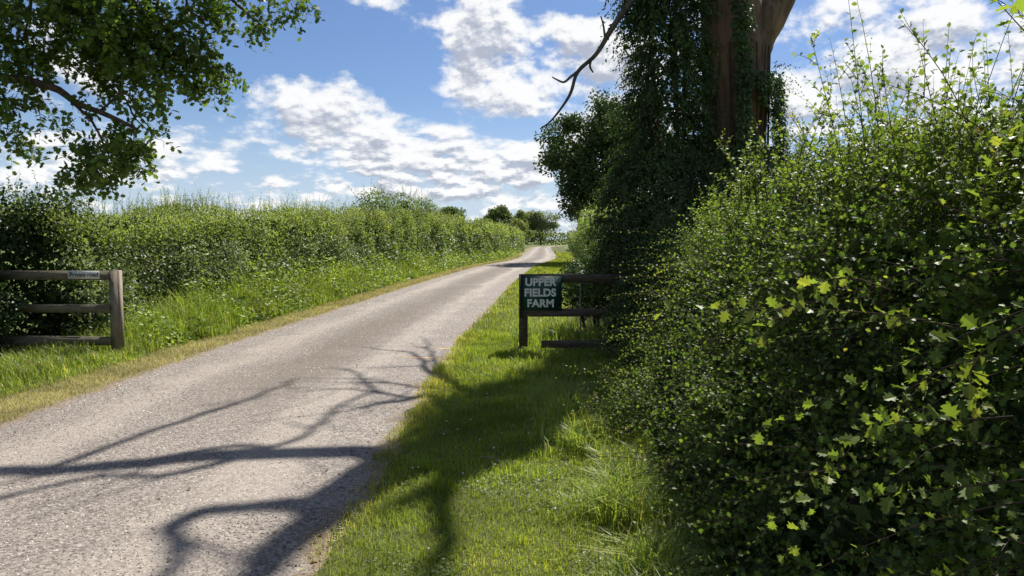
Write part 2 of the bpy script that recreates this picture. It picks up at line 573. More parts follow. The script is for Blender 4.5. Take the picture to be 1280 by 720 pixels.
def road_mat():
    m, t = new_mat('chipped_road')
    out = t.n('ShaderNodeOutputMaterial')
    tc = t.n('ShaderNodeTexCoord')
    pos = tc.outputs['Object']
    st = t.n('ShaderNodeAttribute', attribute_name='strip')
    sx = t.n('ShaderNodeSeparateXYZ')
    t.l(st.outputs['Vector'], sx.inputs[0])
    across = sx.outputs[0]          # -1 left edge .. 1 right edge
    vo = t.n('ShaderNodeTexVoronoi', feature='F1')
    vo.inputs['Scale'].default_value = 62
    t.l(pos, vo.inputs['Vector'])
    vr = t.n('ShaderNodeSeparateColor')
    t.l(vo.outputs['Color'], vr.inputs[0])
    stone = t.ramp(vr.outputs[0], [(0, (.10, .092, .088)), (.18, (.20, .182, .17)), (.45, (.335, .305, .285)), (.72, (.41, .375, .345)), (.9, (.52, .485, .45)), (1, (.64, .61, .57))])
    gap = t.mapr(vo.outputs['Distance'], .0075, .0125)
    c = t.mix(t.math('MULTIPLY', gap, .55), stone, (.11, .10, .095))
    # worn patches, tracks and a dark centre line of binder
    n1 = t.noise(pos, .45, 5, .6).outputs['Fac']
    n2 = t.noise(t.vmath('MULTIPLY', pos, (1.6, .22, 1)), 1.0, 4, .6).outputs['Fac']
    aw = t.math('ADD', across, t.math('MULTIPLY', t.math('SUBTRACT', n2, .5), .55))
    centre = t.math('MULTIPLY', t.mapr(t.math('ABSOLUTE', t.math('SUBTRACT', aw, .05)), .46, .05), t.mapr(n1, .22, .50, .35, 1.0))
    sy = t.mapr(sx.outputs[1], 5.0, 10.0)
    centre = t.math('MULTIPLY', centre, sy)
    c = t.mix(t.math('MULTIPLY', centre, .85), c, (.125, .105, .085))
    track = t.mapr(t.math('ABSOLUTE', t.math('SUBTRACT', t.math('ABSOLUTE', aw), .52)), .22, .02)
    c = t.mix(t.math('MULTIPLY', track, .30), c, (.47, .43, .385))
    c = t.mix(t.mapr(n1, .55, .85, 0, .22), c, (.46, .42, .38))
    edge = t.mapr(t.math('ADD', t.math('ABSOLUTE', across), t.math('MULTIPLY', t.math('SUBTRACT', t.noise(pos, 3.5, 5).outputs['Fac'], .5), .34)), .88, 1.0)
    c = t.mix(t.math('MULTIPLY', edge, .85), c, (.20, .15, .09))
    fine = t.noise(pos, 260, 3, .6).outputs['Fac']
    c = t.mix(1.0, c, t.ramp(fine, [(.25, (.72, .72, .72)), (.75, (1.18, 1.18, 1.18))]), 'MULTIPLY')
    c = t.mix(1.0, c, (.98, .92, .85, 1), 'MULTIPLY')
    pb = t.n('ShaderNodeBsdfPrincipled')
    t.l(c, pb.inputs['Base Color'])
    pb.inputs['Roughness'].default_value = .82
    pb.inputs['Specular IOR Level'].default_value = .3
    h = t.math('ADD', t.math('MULTIPLY', t.math('SUBTRACT', 1.0, t.mapr(vo.outputs['Distance'], 0.0, .014)), .8), t.math('MULTIPLY', vr.outputs[1], .5))
    b = t.n('ShaderNodeBump')
    b.inputs['Strength'].default_value = .9
    b.inputs['Distance'].default_value = .006
    t.l(h, b.inputs['Height'])
    t.l(b.outputs[0], pb.inputs['Normal'])
    t.l(pb.outputs[0], out.inputs[0])
    return m


def soil_mat(name, cs, sc1=1.2, sc2=14):
    m, t = new_mat(name)
    out = t.n('ShaderNodeOutputMaterial')
    tc = t.n('ShaderNodeTexCoord')
    n1 = t.noise(tc.outputs['Object'], sc1, 5, .6).outputs['Fac']
    n2 = t.noise(tc.outputs['Object'], sc2, 6, .65).outputs['Fac']
    f = t.math('ADD', t.math('MULTIPLY', n1, .5), t.math('MULTIPLY', n2, .5))
    c = t.ramp(f, [(.3, cs[0]), (.5, cs[1]), (.68, cs[2])])
    pb = t.n('ShaderNodeBsdfPrincipled')
    t.l(c, pb.inputs['Base Color'])
    pb.inputs['Roughness'].default_value = .95
    pb.inputs['Specular IOR Level'].default_value = .15
    b = t.n('ShaderNodeBump')
    b.inputs['Strength'].default_value = .7
    b.inputs['Distance'].default_value = .03
    t.l(n2, b.inputs['Height'])
    t.l(b.outputs[0], pb.inputs['Normal'])
    t.l(pb.outputs[0], out.inputs[0])
    return m


M['road'] = road_mat()
M['field'] = soil_mat('field_grass', [(.07, .10, .025), (.11, .145, .035), (.17, .18, .06)], .25, 6)
M['verge'] = soil_mat('verge_soil', [(.050, .055, .020), (.085, .095, .028), (.12, .125, .040)], 1.2, 18)
M['verge_dry'] = soil_mat('dry_verge', [(.10, .095, .035), (.19, .165, .07), (.28, .235, .12)], 1.5, 22)
M['paint'] = plain_mat('worn_orange_paint', (.42, .28, .14), (.55, .38, .20), 18, .8, .4, 70)

# ------------------------------------------------------------------ the road line
ROAD = smooth_path([(-2.70, -14, 0), (-2.72, -4, 0), (-2.72, 4, 0), (-2.68, 8.6, 0), (-2.45, 14, 0), (-2.10, 20, 0), (-1.72, 27, 0), (-1.20, 34, 0),
                    (-.18, 46, 0), (2.1, 64, 0), (3.75, 98, 0), (5.2, 130, 0), (7.2, 168, 0), (12, 195, 0), (24, 215, 0), (45, 226, 0)], 8)
_seg = np.linalg.norm(np.diff(ROAD, axis=0), axis=1)
_cum = np.concatenate([[0], np.cumsum(_seg)])
_tan = norm(np.gradient(ROAD, axis=0))
_rgt = np.stack([_tan[:, 1], -_tan[:, 0], np.zeros(len(_tan))], 1)


def on_road(y, off):
    """world xy at road station y (its own y coordinate) and sideways offset (+ right) from the centre line"""
    y = np.asarray(y, float)
    x = np.interp(y, ROAD[:, 1], ROAD[:, 0])
    rx = np.interp(y, ROAD[:, 1], _rgt[:, 0])
    ry = np.interp(y, ROAD[:, 1], _rgt[:, 1])
    return x + rx * off, y + ry * off


HALF = 1.80


def strip(name, o0, o1, z0, z1, mat, n_across=2, ylim=None, jag0=0.0, jag1=0.0, crown=0.0, parent=None):
    ys = []
    y = -12.0
    ymax = ylim or 224
    while y < ymax:
        ys.append(y)
        y += .12 if y < 14 else (.4 if y < 40 else 2.0)
    ys = np.array(ys)
    k = n_across + 1
    fr = np.linspace(0, 1, k)
    V, UV = [], []
    j0 = (fbm(np.stack([ys * 2.2, ys * 0, ys * 0], 1), 3, 3) - .5) * jag0
    j1 = (fbm(np.stack([ys * 2.2, ys * 0 + 9, ys * 0], 1), 5, 3) - .5) * jag1
    for f in fr:
        off = (o0 + j0) * (1 - f) + (o1 + j1) * f
        x, yy = on_road(ys, off)
        z = z0 * (1 - f) + z1 * f + crown * (1 - (2 * f - 1) ** 2)
        V.append(np.stack([x, yy, z * np.ones_like(x)], 1))
        UV.append(np.stack([(2 * f - 1) * np.ones_like(x), ys, np.zeros_like(x)], 1))
    V = np.stack(V, 1).reshape(-1, 3)
    UV = np.stack(UV, 1).reshape(-1, 3)
    Q = []
    for i in range(len(ys) - 1):
        for j in range(n_across):
            a = i * k + j
            Q.append((a, a + 1, a + k + 1, a + k))
    return mesh_obj(name, V, None, mat, parent, quads=np.array(Q), uv=UV, smooth=True)


# ground: one sheet to the horizon
g = bpy.data.meshes.new('ground')
gs = [-3000, -600, -120, -30, 0, 30, 120, 600, 3000]
gv = [(x, y, -.012) for y in gs for x in gs]
gq = [(j * 9 + i, j * 9 + i + 1, (j + 1) * 9 + i + 1, (j + 1) * 9 + i) for j in range(8) for i in range(8)]
ground = mesh_obj('ground', np.array(gv), None, M['field'], quads=np.array(gq))
tag(ground, 'green field ground reaching to the horizon', kind='structure')
road = strip('road', -HALF, HALF, .004, .004, M['road'], 10, jag0=.26, jag1=.34, crown=.035)
tag(road, 'single track lane dressed with pale grey stone chippings', kind='structure')
vl = strip('verge', -2.75, -HALF + .14, .0, .0, M['verge_dry'], 3)
tag(vl, 'mown strip of yellowed dry grass along the lane', kind='structure')
vr = strip('verge', HALF - .14, 4.6, .0, .0, M['verge'], 4)
tag(vr, 'grassy right hand verge below the hedge and fence', kind='structure')
vl2 = strip('verge', -6.0, -2.75, .0, .0, M['verge'], 3)
tag(vl2, 'soil under the long grass and hedge foot', kind='structure')
# worn paint marks at the road edge
for (cx, cy, lx, ly) in ((-1.18, 9.85, .30, .05), (-.96, 10.75, .18, .045)):
    n = 14
    top, bot = [], []
    for i in range(n):
        f = i / (n - 1)
        x = cx + (f - .5) * 2 * lx
        hw = ly * (.35 + .65 * math.sin(math.pi * f)) * random.uniform(.6, 1.15)
        off = x - np.interp(cy, ROAD[:, 1], ROAD[:, 0])
        z = .004 + .035 * (1 - min(1, (off / HALF) ** 2)) + .004
        top.append((x, cy + hw + .02 * f, z))
        bot.append((x, cy - hw + .02 * f, z))
    mesh_obj('paint_mark', np.array(top + bot), None, M['paint'], road, quads=np.array([(n + i, n + i + 1, i + 1, i) for i in range(n - 1)]))


# ------------------------------------------------------------------ stone chips lying on the road
def chips():
    N = 60000
    y = 2.2 + 20 * rng.random(N) ** 2.6
    off = rng.uniform(-HALF, HALF, N)
    k = rng.random(N) > .75 * np.clip(1 - np.abs(off / HALF - .05) / .45, 0, 1) * np.clip((y - 5) / 5, 0, 1)
    y, off = y[k], off[k]
    N = len(y)
    x, yy = on_road(y, off)
    z = .004 + .035 * (1 - (off / HALF) ** 2)
    r = rng.uniform(.0035, .0082, N) * (1 + .04 * (y - 3))
    a = rng.uniform(0, 6.28, N)
    V = []
    for k in range(4):
        rr = r * rng.uniform(.6, 1.2, N)
        V.append(np.stack([x + rr * np.cos(a + k * 1.571), yy + rr * np.sin(a + k * 1.571), z - .001 + rng.uniform(0, .3, N) * r], 1))
    V.append(np.stack([x + rng.normal(size=N) * r * .4, yy + rng.normal(size=N) * r * .4, z + r * rng.uniform(.45, .95, N)], 1))
    V = np.stack(V, 1).reshape(-1, 3)
    T = np.array([(0, 1, 4), (1, 2, 4), (2, 3, 4), (3, 0, 4)])
    T = (T[None] + (np.arange(N) * 5)[:, None, None]).reshape(-1, 3)
    o = mesh_obj('stone_chippings', V, T, M['chip'], rnd=np.repeat(rng.random(N), 5))
    tag(o, 'loose pale stone chippings lying on the lane', 'gravel', kind='stuff')


chips()


# ------------------------------------------------------------------ grass
def grass():
    # right verge, short
    def scatter(n, y0, y1, o0, o1, pw=1.6):
        y = y0 + (y1 - y0) * rng.random(n) ** pw
        off = rng.uniform(o0, o1, n)
        x, yy = on_road(y, off)
        return np.stack([x, yy, np.zeros(n)], 1), off, y

    P, off, y = scatter(120000, 2.4, 13, HALF - .10, 4.0, 1.5)
    keep = rng.random(len(P)) < np.clip((off - HALF + .12 + .35 * (fbm(P * 3, 4) - .45)) / .22, 0, 1)
    keep &= rng.random(len(P)) < .35 + 1.1 * fbm(P * 2.0, 8)
    P, off, y = P[keep], off[keep], y[keep]
    patch = fbm(P * 1.4, 11)
    h = rng.uniform(.018, .055, len(P)) * (.55 + .95 * patch) * (1 + .05 * (y - 3))
    tuft = fbm(P * 4.5, 21) > .62
    h = np.where(tuft, h * 1.7, h)
    rnd = np.clip(.55 * rng.random(len(P)) + .75 * (fbm(P * 1.1, 31) - .2), 0, 1)
    fringe = np.clip(1 - (off - HALF) / .32, 0, 1)
    rnd = np.clip(rnd + fringe * rng.random(len(P)) * .75, 0, 1)
    o = blades('mown_grass', P, h, .0016 * (1 + .16 * (y - 3)), .9, M['grass'], rnd=rnd)
    tag(o, 'short mown grass between the lane and the right hand hedge', 'grass', kind='stuff')
    # right verge further off
    P, off, y = scatter(26000, 12, 90, HALF - .06, HALF + 2.0, 1.7)
    o = blades('verge_grass', P, rng.uniform(.05, .12, len(P)) * (1 + .01 * y), .004 * (1 + .07 * (y - 12)), .8, M['grass'])
    tag(o, 'verge grass along the lane beyond the farm sign', 'grass', kind='stuff')
    # left mown strip, dry
    P, off, y = scatter(70000, 5.5, 75, -2.85, -HALF + .10, 2.3)
    keep = rng.random(len(P)) < np.clip((-off - HALF + .10 + .3 * (fbm(P * 3, 14) - .45)) / .2, 0, 1)
    P, off, y = P[keep], off[keep], y[keep]
    greener = np.clip((-off - 2.25) * 2 + (fbm(P * 1.5, 3) - .5) * 1.5, 0, 1)
    rnd = np.clip(rng.random(len(P)) * .8 + .25 - .55 * greener, 0, 1)
    o = blades('dry_grass', P, rng.uniform(.025, .06, len(P)) * (1 + .03 * (y - 6)), .0022 * (1 + .10 * (y - 6)), 1.0, M['grass_dry'], rnd=rnd)
    tag(o, 'cropped yellow dry grass edging the left of the lane', 'grass', kind='stuff')
    # left long grass and nettles
    P, off, y = scatter(66000, 6.0, 95, -3.6, -2.16, 2.2)
    k = -off > 2.40 + .7 * (fbm(np.stack([P[:, 0] * 1.5, y * .9, y * 0], 1), 240, 3) - .5)
    P, off, y = P[k], off[k], y[k]
    inner = np.clip((-off - 2.3) / .75, 0, 1)
    h = (.12 + .72 * inner * rng.uniform(.4, 1.1, len(P))) * (.15 + 1.7 * fbm(P * 1.0, 40)) * np.interp(y, [9.9, 11], [.34, 1])
    o = blades('long_grass', P, h, .0034 * (1 + .075 * (y - 6)), .75, M['grass_long'])
    tag(o, 'long uncut grass at the foot of the left hedge', 'grass', kind='stuff')
    # herbs in it
    P, off, y = scatter(50000, 8, 95, -3.6, -2.42, 2.0)
    clump = fbm(P * 1.1, 55)
    k = (clump > .38) & (y > 10.3 + rng.random(len(y)))
    P, off, y = P[k], off[k], y[k]
    inner = np.clip((-off - 2.4) / .8, 0, 1)
    P[:, 2] = rng.random(len(P)) * (.16 + .85 * inner) * (.5 + clump[k]) * np.interp(y, [10, 12.5], [.4, 1])
    n = len(P)
    ax = rand_dirs(n) * np.array([1, 1, .5]) + np.array([.25, -.1, .25])
    o = leaves('verge_herbs', P, ax, rand_dirs(n) * .6 + np.array([.2, -.1, .8]), rng.uniform(.03, .075, n) * (1 + .035 * (y - 8)), T_OVATE, M['herb'])
    tag(o, 'leafy green herbs and nettles among the left verge grass', 'herbs', kind='stuff')
    # right verge: clover and small broad leaves in the turf
    P, off, y = scatter(16000, 2.6, 11, HALF + .2, 3.7, 1.4)
    k = fbm(P * 2.3, 61) > .52
    P, y = P[k], y[k]
    n = len(P)
    P[:, 2] = rng.uniform(.008, .035, n)
    ax = rand_dirs(n) * np.array([1, 1, .25])
    o = leaves('clover', P, ax, rand_dirs(n) * .4 + np.array([0, 0, 1]), rng.uniform(.010, .024, n), T_OVATE, M['clover'])
    tag(o, 'patches of clover leaves in the mown verge', 'clover', kind='stuff')
    # long grass at the right hedge foot
    n = 15000
    y = 2.6 + 5.4 * rng.random(n) ** 1.1
    edge = np.interp(y, [2.6, 3.4, 4.4, 5.6, 7.0, 8.0], [.62, .62, .60, .50, .42, .50])
    P = np.stack([edge + rng.normal(size=n) * .15 + .05, y, np.zeros(n)], 1)
    dens = fbm(P * 2.2, 71)
    k = dens > .40
    P, y, dens = P[k], y[k], dens[k]
    h = np.clip(rng.uniform(.12, .42, len(P)) * (dens * 1.7), .08, .6)
    h *= np.clip(1 - np.abs(P[:, 0] - edge[k]) * 1.2, .35, 1)
    o = blades('tall_grass', P, h, .0036 * rng.uniform(.6, 1.4, len(P)), .95, M['grass_long'], rnd=np.clip(rng.random(len(P)) * .75 + .25, 0, 1))
    tag(o, 'tall bright grass tufts leaning out from the right hedge foot', 'grass', kind='stuff')
    # arching pale grass in front of the left fence
    n = 5200
    P = np.stack([rng.uniform(-6.9, -5.05, n), rng.uniform(8.3, 10.6, n), np.zeros(n)], 1)
    k = (P[:, 0] < -5.15 - .0 * P[:, 1]) & (fbm(P * 2.2, 171) > .42)
    P = P[k]
    o = blades('arching_grass', P, rng.uniform(.10, .27, len(P)) * (.5 + fbm(P * 1.7, 172)), .0040, 1.15, M['grass_long'], rnd=np.clip(rng.random(len(P)) * .8 + .28, 0, 1))
    tag(o, 'pale arching grass in front of the left fence', 'grass', kind='stuff')
    # grass round the right fence and back to the hedge
    n = 6000
    P = np.stack([rng.uniform(0.0, 2.2, n), rng.uniform(7.5, 13.0, n), np.zeros(n)], 1)
    k = fbm(P * 1.6, 77) > .4
    P = P[k]
    o = blades('fence_grass', P, rng.uniform(.12, .42, len(P)) * np.where(P[:, 1] < 10.65, .35, 1), .0042, .8, M['grass_long'])
    tag(o, 'rough grass growing round the farm sign fence', 'grass', kind='stuff')


grass()


# ------------------------------------------------------------------ fences and signs
def box_arrays(c, s, rz=0, bev=.006, jitter=.002):
    """bevelled timber box as arrays, slightly uneven"""
    bm = bmesh.new()
    bmesh.ops.create_cube(bm, size=1)
    bmesh.ops.scale(bm, vec=s, verts=bm.verts)
    bmesh.ops.bevel(bm, geom=list(bm.edges), offset=bev, segments=2, affect='EDGES')
    for v in bm.verts:
        v.co += Vector((random.uniform(-1, 1), random.uniform(-1, 1), random.uniform(-1, 1))) * jitter
    bmesh.ops.rotate(bm, cent=(0, 0, 0), matrix=Matrix.Rotation(rz, 3, 'Z'), verts=bm.verts)
    bmesh.ops.translate(bm, vec=c, verts=bm.verts)
    bmesh.ops.triangulate(bm, faces=bm.faces)
    bm.verts.ensure_lookup_table()
    V = np.array([v.co[:] for v in bm.verts])
    T = np.array([[v.index for v in f.verts] for f in bm.faces])
    bm.free()
    return V, T


def box(name, c, s, mat, parent, rz=0, bev=.006, jitter=.002):
    V, T = box_arrays(c, s, rz, bev, jitter)
    return mesh_obj(name, V, T, mat, parent)


def text_mesh(name, body, size, x, y, z, mat, parent, bold=.012, rz=0, spacing=1.0, line=1.0, align='CENTER', extrude=.0015):
    cu = bpy.data.curves.new(name, 'FONT')
    cu.body = body
    cu.size = size
    cu.align_x = align
    cu.align_y = 'CENTER'
    cu.offset = bold * size
    cu.extrude = extrude
    cu.space_character = spacing
    cu.space_line = line
    tmp = bpy.data.objects.new('tmp_text', cu)
    COL.objects.link(tmp)
    dg = bpy.context.evaluated_depsgraph_get()
    me = bpy.data.meshes.new_from_object(tmp.evaluated_get(dg))
    bpy.data.objects.remove(tmp)
    bpy.data.curves.remove(cu)
    me.name = name
    me.transform(Matrix.Translation(Vector((x, y, z)) - parent_world(parent)) @ Matrix.Rotation(rz, 4, 'Z') @ Matrix.Rotation(R(90), 4, 'X'))
    me.materials.clear()
    me.materials.append(mat)
    o = bpy.data.objects.new(name, me)
    COL.objects.link(o)
    o.parent = parent
    return o


# left fence: end post with three rails running into the shrubs
lf = empty('wooden_fence', (-5.38, 10.0, 0), 'three rail timber fence end with pale sunlit post beside the left verge', 'fence')
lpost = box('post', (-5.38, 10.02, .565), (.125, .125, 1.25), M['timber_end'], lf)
box('post', (-7.15, 10.12, .5), (.12, .12, 1.15), M['timber'], lf)
for z, h in ((1.125, .13), (.675, .11), (.235, .12)):
    box('rail', (-6.40, 9.975 + .02, z), (1.94, .042, h), M['timber'], lf, rz=R(-3), bev=.005)
for z in (1.125, .675, .235):
    for dz in (-.03, .03):
        box('bolt', (-5.40 + random.uniform(-.01, .01), 9.918, z + dz), (.012, .008, .012), M['metal'], lpost, bev=.002, jitter=0)
ps = empty('private_road_sign', (-5.765, 9.95, 1.08), 'small white plate reading Private road fixed to the top fence rail', 'sign')
pl = box('plate', (-5.765, 9.936, 1.132), (.44, .004, .108), M['sign_white'], ps, rz=R(-3), bev=.0012, jitter=0)
text_mesh('lettering', 'Private', .084, -5.845, 9.9365, 1.134, M['black'], pl, bold=.012, rz=R(-3), spacing=.98)
text_mesh('lettering', 'road', .084, -5.635, 9.9255, 1.134, M['black'], pl, bold=.012, rz=R(-3), spacing=.98)

# right fence with the farm's name board
rf = empty('wooden_fence', (.17, 10.55, 0), 'dark three rail timber fence carrying the green farm name board', 'fence')
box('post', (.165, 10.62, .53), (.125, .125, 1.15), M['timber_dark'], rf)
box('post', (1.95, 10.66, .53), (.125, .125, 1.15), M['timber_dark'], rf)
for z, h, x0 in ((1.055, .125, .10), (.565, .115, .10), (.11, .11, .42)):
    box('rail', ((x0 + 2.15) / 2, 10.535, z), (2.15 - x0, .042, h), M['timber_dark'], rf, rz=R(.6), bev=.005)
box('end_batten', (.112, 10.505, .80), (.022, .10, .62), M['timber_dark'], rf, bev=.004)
fs = empty('farm_sign', (.41, 10.49, .6), 'dark green board with cream capitals reading UPPER FIELDS FARM', 'sign')
bd = box('board', (.41, 10.498, .845), (.60, .018, .49), M['sign_green'], fs, bev=.003, jitter=0)
for k, (word, dz, dx) in enumerate((('UPPER', .155, -.008), ('FIELDS', .005, -.012), ('FARM', -.147, -.005))):
    text_mesh('lettering', word, .150, .412 + dx, 10.4865, .843 + dz, M['sign_letter'], bd, bold=.042, spacing=1.04)
for dx in (-.27, .27):
    for dz in (-.21, .21):
        V, T, Q = tube_arrays([(.41 + dx, 10.490, .845 + dz), (.41 + dx, 10.486, .845 + dz)], .007, 8)
        mesh_obj('screw', V, T, M['metal'], bd, quads=Q)
# a slack bit of pale cord over the corner of the board
st = empty('garden_stake', (1.0, 10.75, 0), 'thin dark upright stake standing behind the farm sign fence', 'stake')
V, T, Q = tube_arrays([(1.0, 10.75, -.1), (1.005, 10.76, .5), (.995, 10.75, 1.02)], .011, 6)
mesh_obj('rod', V, T, M['metal'], st, quads=Q)
st['label'] = 'thin dark upright stake standing behind the farm sign fence'


# ------------------------------------------------------------------ hedges
def hedge_points(n, ys, face, back, hgt, side_w=.55, seed=0, bulge=.35, outer=True, depth=.35, bias=1.0, hn=.5, slope=0.0, z0=.8):
    """random points in the skin of a hedge following y; returns pos, outward normal, y"""
    y = ys[0] + (ys[1] - ys[0]) * rng.random(n) ** bias
    fx, bx, H = face(y), back(y), hgt(y)
    H = H * (1 + hn * (fbm(np.stack([y * .9, y * 0, y * 0], 1), seed + 90, 3) - .5))
    sgn = np.sign(bx - fx)
    w = np.abs(bx - fx)
    # perimeter parameter: camera face (0..H), top (0..w)
    per = rng.random(n) * (H + .8 * w)
    onside = per < H
    t_top = np.clip((per - H) / np.maximum(w, 1e-6), 0, 1)
    zz = np.where(onside, per, H)
    xx = np.where(onside, 0, t_top * w)
    # rounded shoulder
    r = .45
    sh = np.clip((zz - (H - r)) / r, 0, 1)
    xin = np.where(onside, r * (1 - np.sqrt(np.clip(1 - sh ** 2, 0, 1))), xx)
    top_drop = np.where(onside, 0, .12 * np.clip(1 - xx / r, 0, 1))
    nx = np.where(onside, -(1 - .75 * sh), -.1 * np.clip(1 - xx / r, 0, 1))
    nz = np.where(onside, .15 + .9 * sh, 1.0)
    b = (fbm(np.stack([y * .8, zz * 1.1, xx * .8], 1), seed, 3) - .5) * 2 * bulge
    d = -rng.random(n) ** 1.5 * depth
    N = norm(np.stack([nx * sgn, rng.normal(size=n) * .2, nz], 1))
    P = np.stack([fx + sgn * xin, y, zz - top_drop], 1) + N * (b + d)[:, None]
    P[:, 0] += sgn * slope * np.clip(P[:, 2] - z0, 0, None)
    P[:, 2] = np.maximum(P[:, 2], .03)
    return P, N, y, b


def core_leaves(n, ys, face, back, hgt, sz, bias=1.0, inset=.2, top=.25):
    y = ys[0] + (ys[1] - ys[0]) * rng.random(n) ** bias
    f = rng.random(n)
    fx, bx = face(y), back(y)
    sgn = np.sign(bx - fx)
    x = fx + sgn * inset + (bx - fx - sgn * 2 * inset * .5) * f ** 1.4
    z = rng.random(n) * (hgt(y) - top)
    P = np.stack([x, y, z], 1)
    return P, rand_dirs(n), rand_dirs(n), sz * rng.uniform(.7, 1.3, n) * np.ones(n), rng.random(n)


def left_hedge():
    t = empty('hawthorn_hedge', (-7.2, 12, 0), 'long clipped green hedge bordering the left of the lane', 'hedge')

    def face(y): return on_road(y, np.interp(y, [10, 40, 70, 100], [-3.42, -3.3, -2.9, -2.4]))[0]
    def back(y): return on_road(y, np.interp(y, [10, 100], [-5.4, -4.6]))[0]
    def hgt(y): return np.interp(y, [8, 12, 18, 24, 30, 40, 55, 66, 80, 105], [2.05, 2.1, 2.25, 2.42, 2.5, 2.65, 2.75, 2.75, 2.7, 2.6])
    parts, br = [], []
    for (y0, y1, n, s) in ((10.3, 16, 30000, .046), (16, 26, 30000, .058), (26, 42, 26000, .080), (42, 66, 18000, .12), (66, 104, 14000, .18)):
        P, N, y, b = hedge_points(n, (y0, y1), face, back, hgt, seed=5, bulge=.32, depth=.35, hn=.42)
        ax = norm(N * .7 + rand_dirs(n) * .9 + np.array([0, 0, .25]))
        nr = norm(N * .8 + rand_dirs(n) * .7 + np.array([0, 0, .5]))
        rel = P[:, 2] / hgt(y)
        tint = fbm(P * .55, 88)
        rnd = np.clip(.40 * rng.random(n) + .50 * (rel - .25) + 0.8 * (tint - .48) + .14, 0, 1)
        size = s * rng.uniform(.65, 1.3, n)
        isb = (rel < .72) & (fbm(P * .45 + 40, 99) > .44)
        pk = (P, ax, nr, size, rnd)
        br.append(tuple(a[isb] for a in pk))
        parts.append(tuple(a[~isb] for a in pk))
    # leafy upright shoots along the top
    stems = []
    for (y0, y1, n, s, L) in ((10, 17, 520, .046, .34), (17, 30, 640, .060, .38), (30, 48, 480, .085, .42), (48, 102, 420, .14, .44)):
        P, N, y, b = hedge_points(n * 3, (y0, y1), face, back, hgt, seed=5, bulge=.32, depth=.05, hn=.42)
        k = np.nonzero(P[:, 2] > hgt(y) * .82)[0][:n]
        P = P[k]
        d = np.array([0, 0, 1.0]) + rng.normal(size=(len(P), 3)) * .22 + N[k] * .2
        lf, stm = shoots(P, d, L * rng.uniform(.4, 1.5, len(P)), 9, s * np.ones(len(P)), droop=.05, stem_r=.004)
        lf = (*lf[:4], np.clip(lf[4] * .5 + .45, 0, 1))
        parts.append(lf)
        stems.append(stm)
    a = merge_leaves(parts)
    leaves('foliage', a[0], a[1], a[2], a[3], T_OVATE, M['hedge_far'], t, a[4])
    a = merge_leaves(br)
    o = leaves('bramble', a[0], a[1], a[2], a[3] * 1.1, T_OVATE, M['bramble'], t, a[4])
    o['label'] = 'grey green bramble leaves in the hedge face'
    c = [core_leaves(n, yy, face, back, hgt, s, inset=.25, top=.2) for n, yy, s in ((9000, (10.4, 20), .12), (8000, (20, 40), .2), (8000, (40, 104), .3))]
    a = merge_leaves(c)
    leaves('inner_foliage', a[0], a[1], a[2], a[3], T_DIAMOND, M['haw_inner_shade'], t, a[4])
    o = tubes('shoot_stems', stems, M['twig'], t)
    o['kind'] = 'stuff'
    return t


left_hedge()


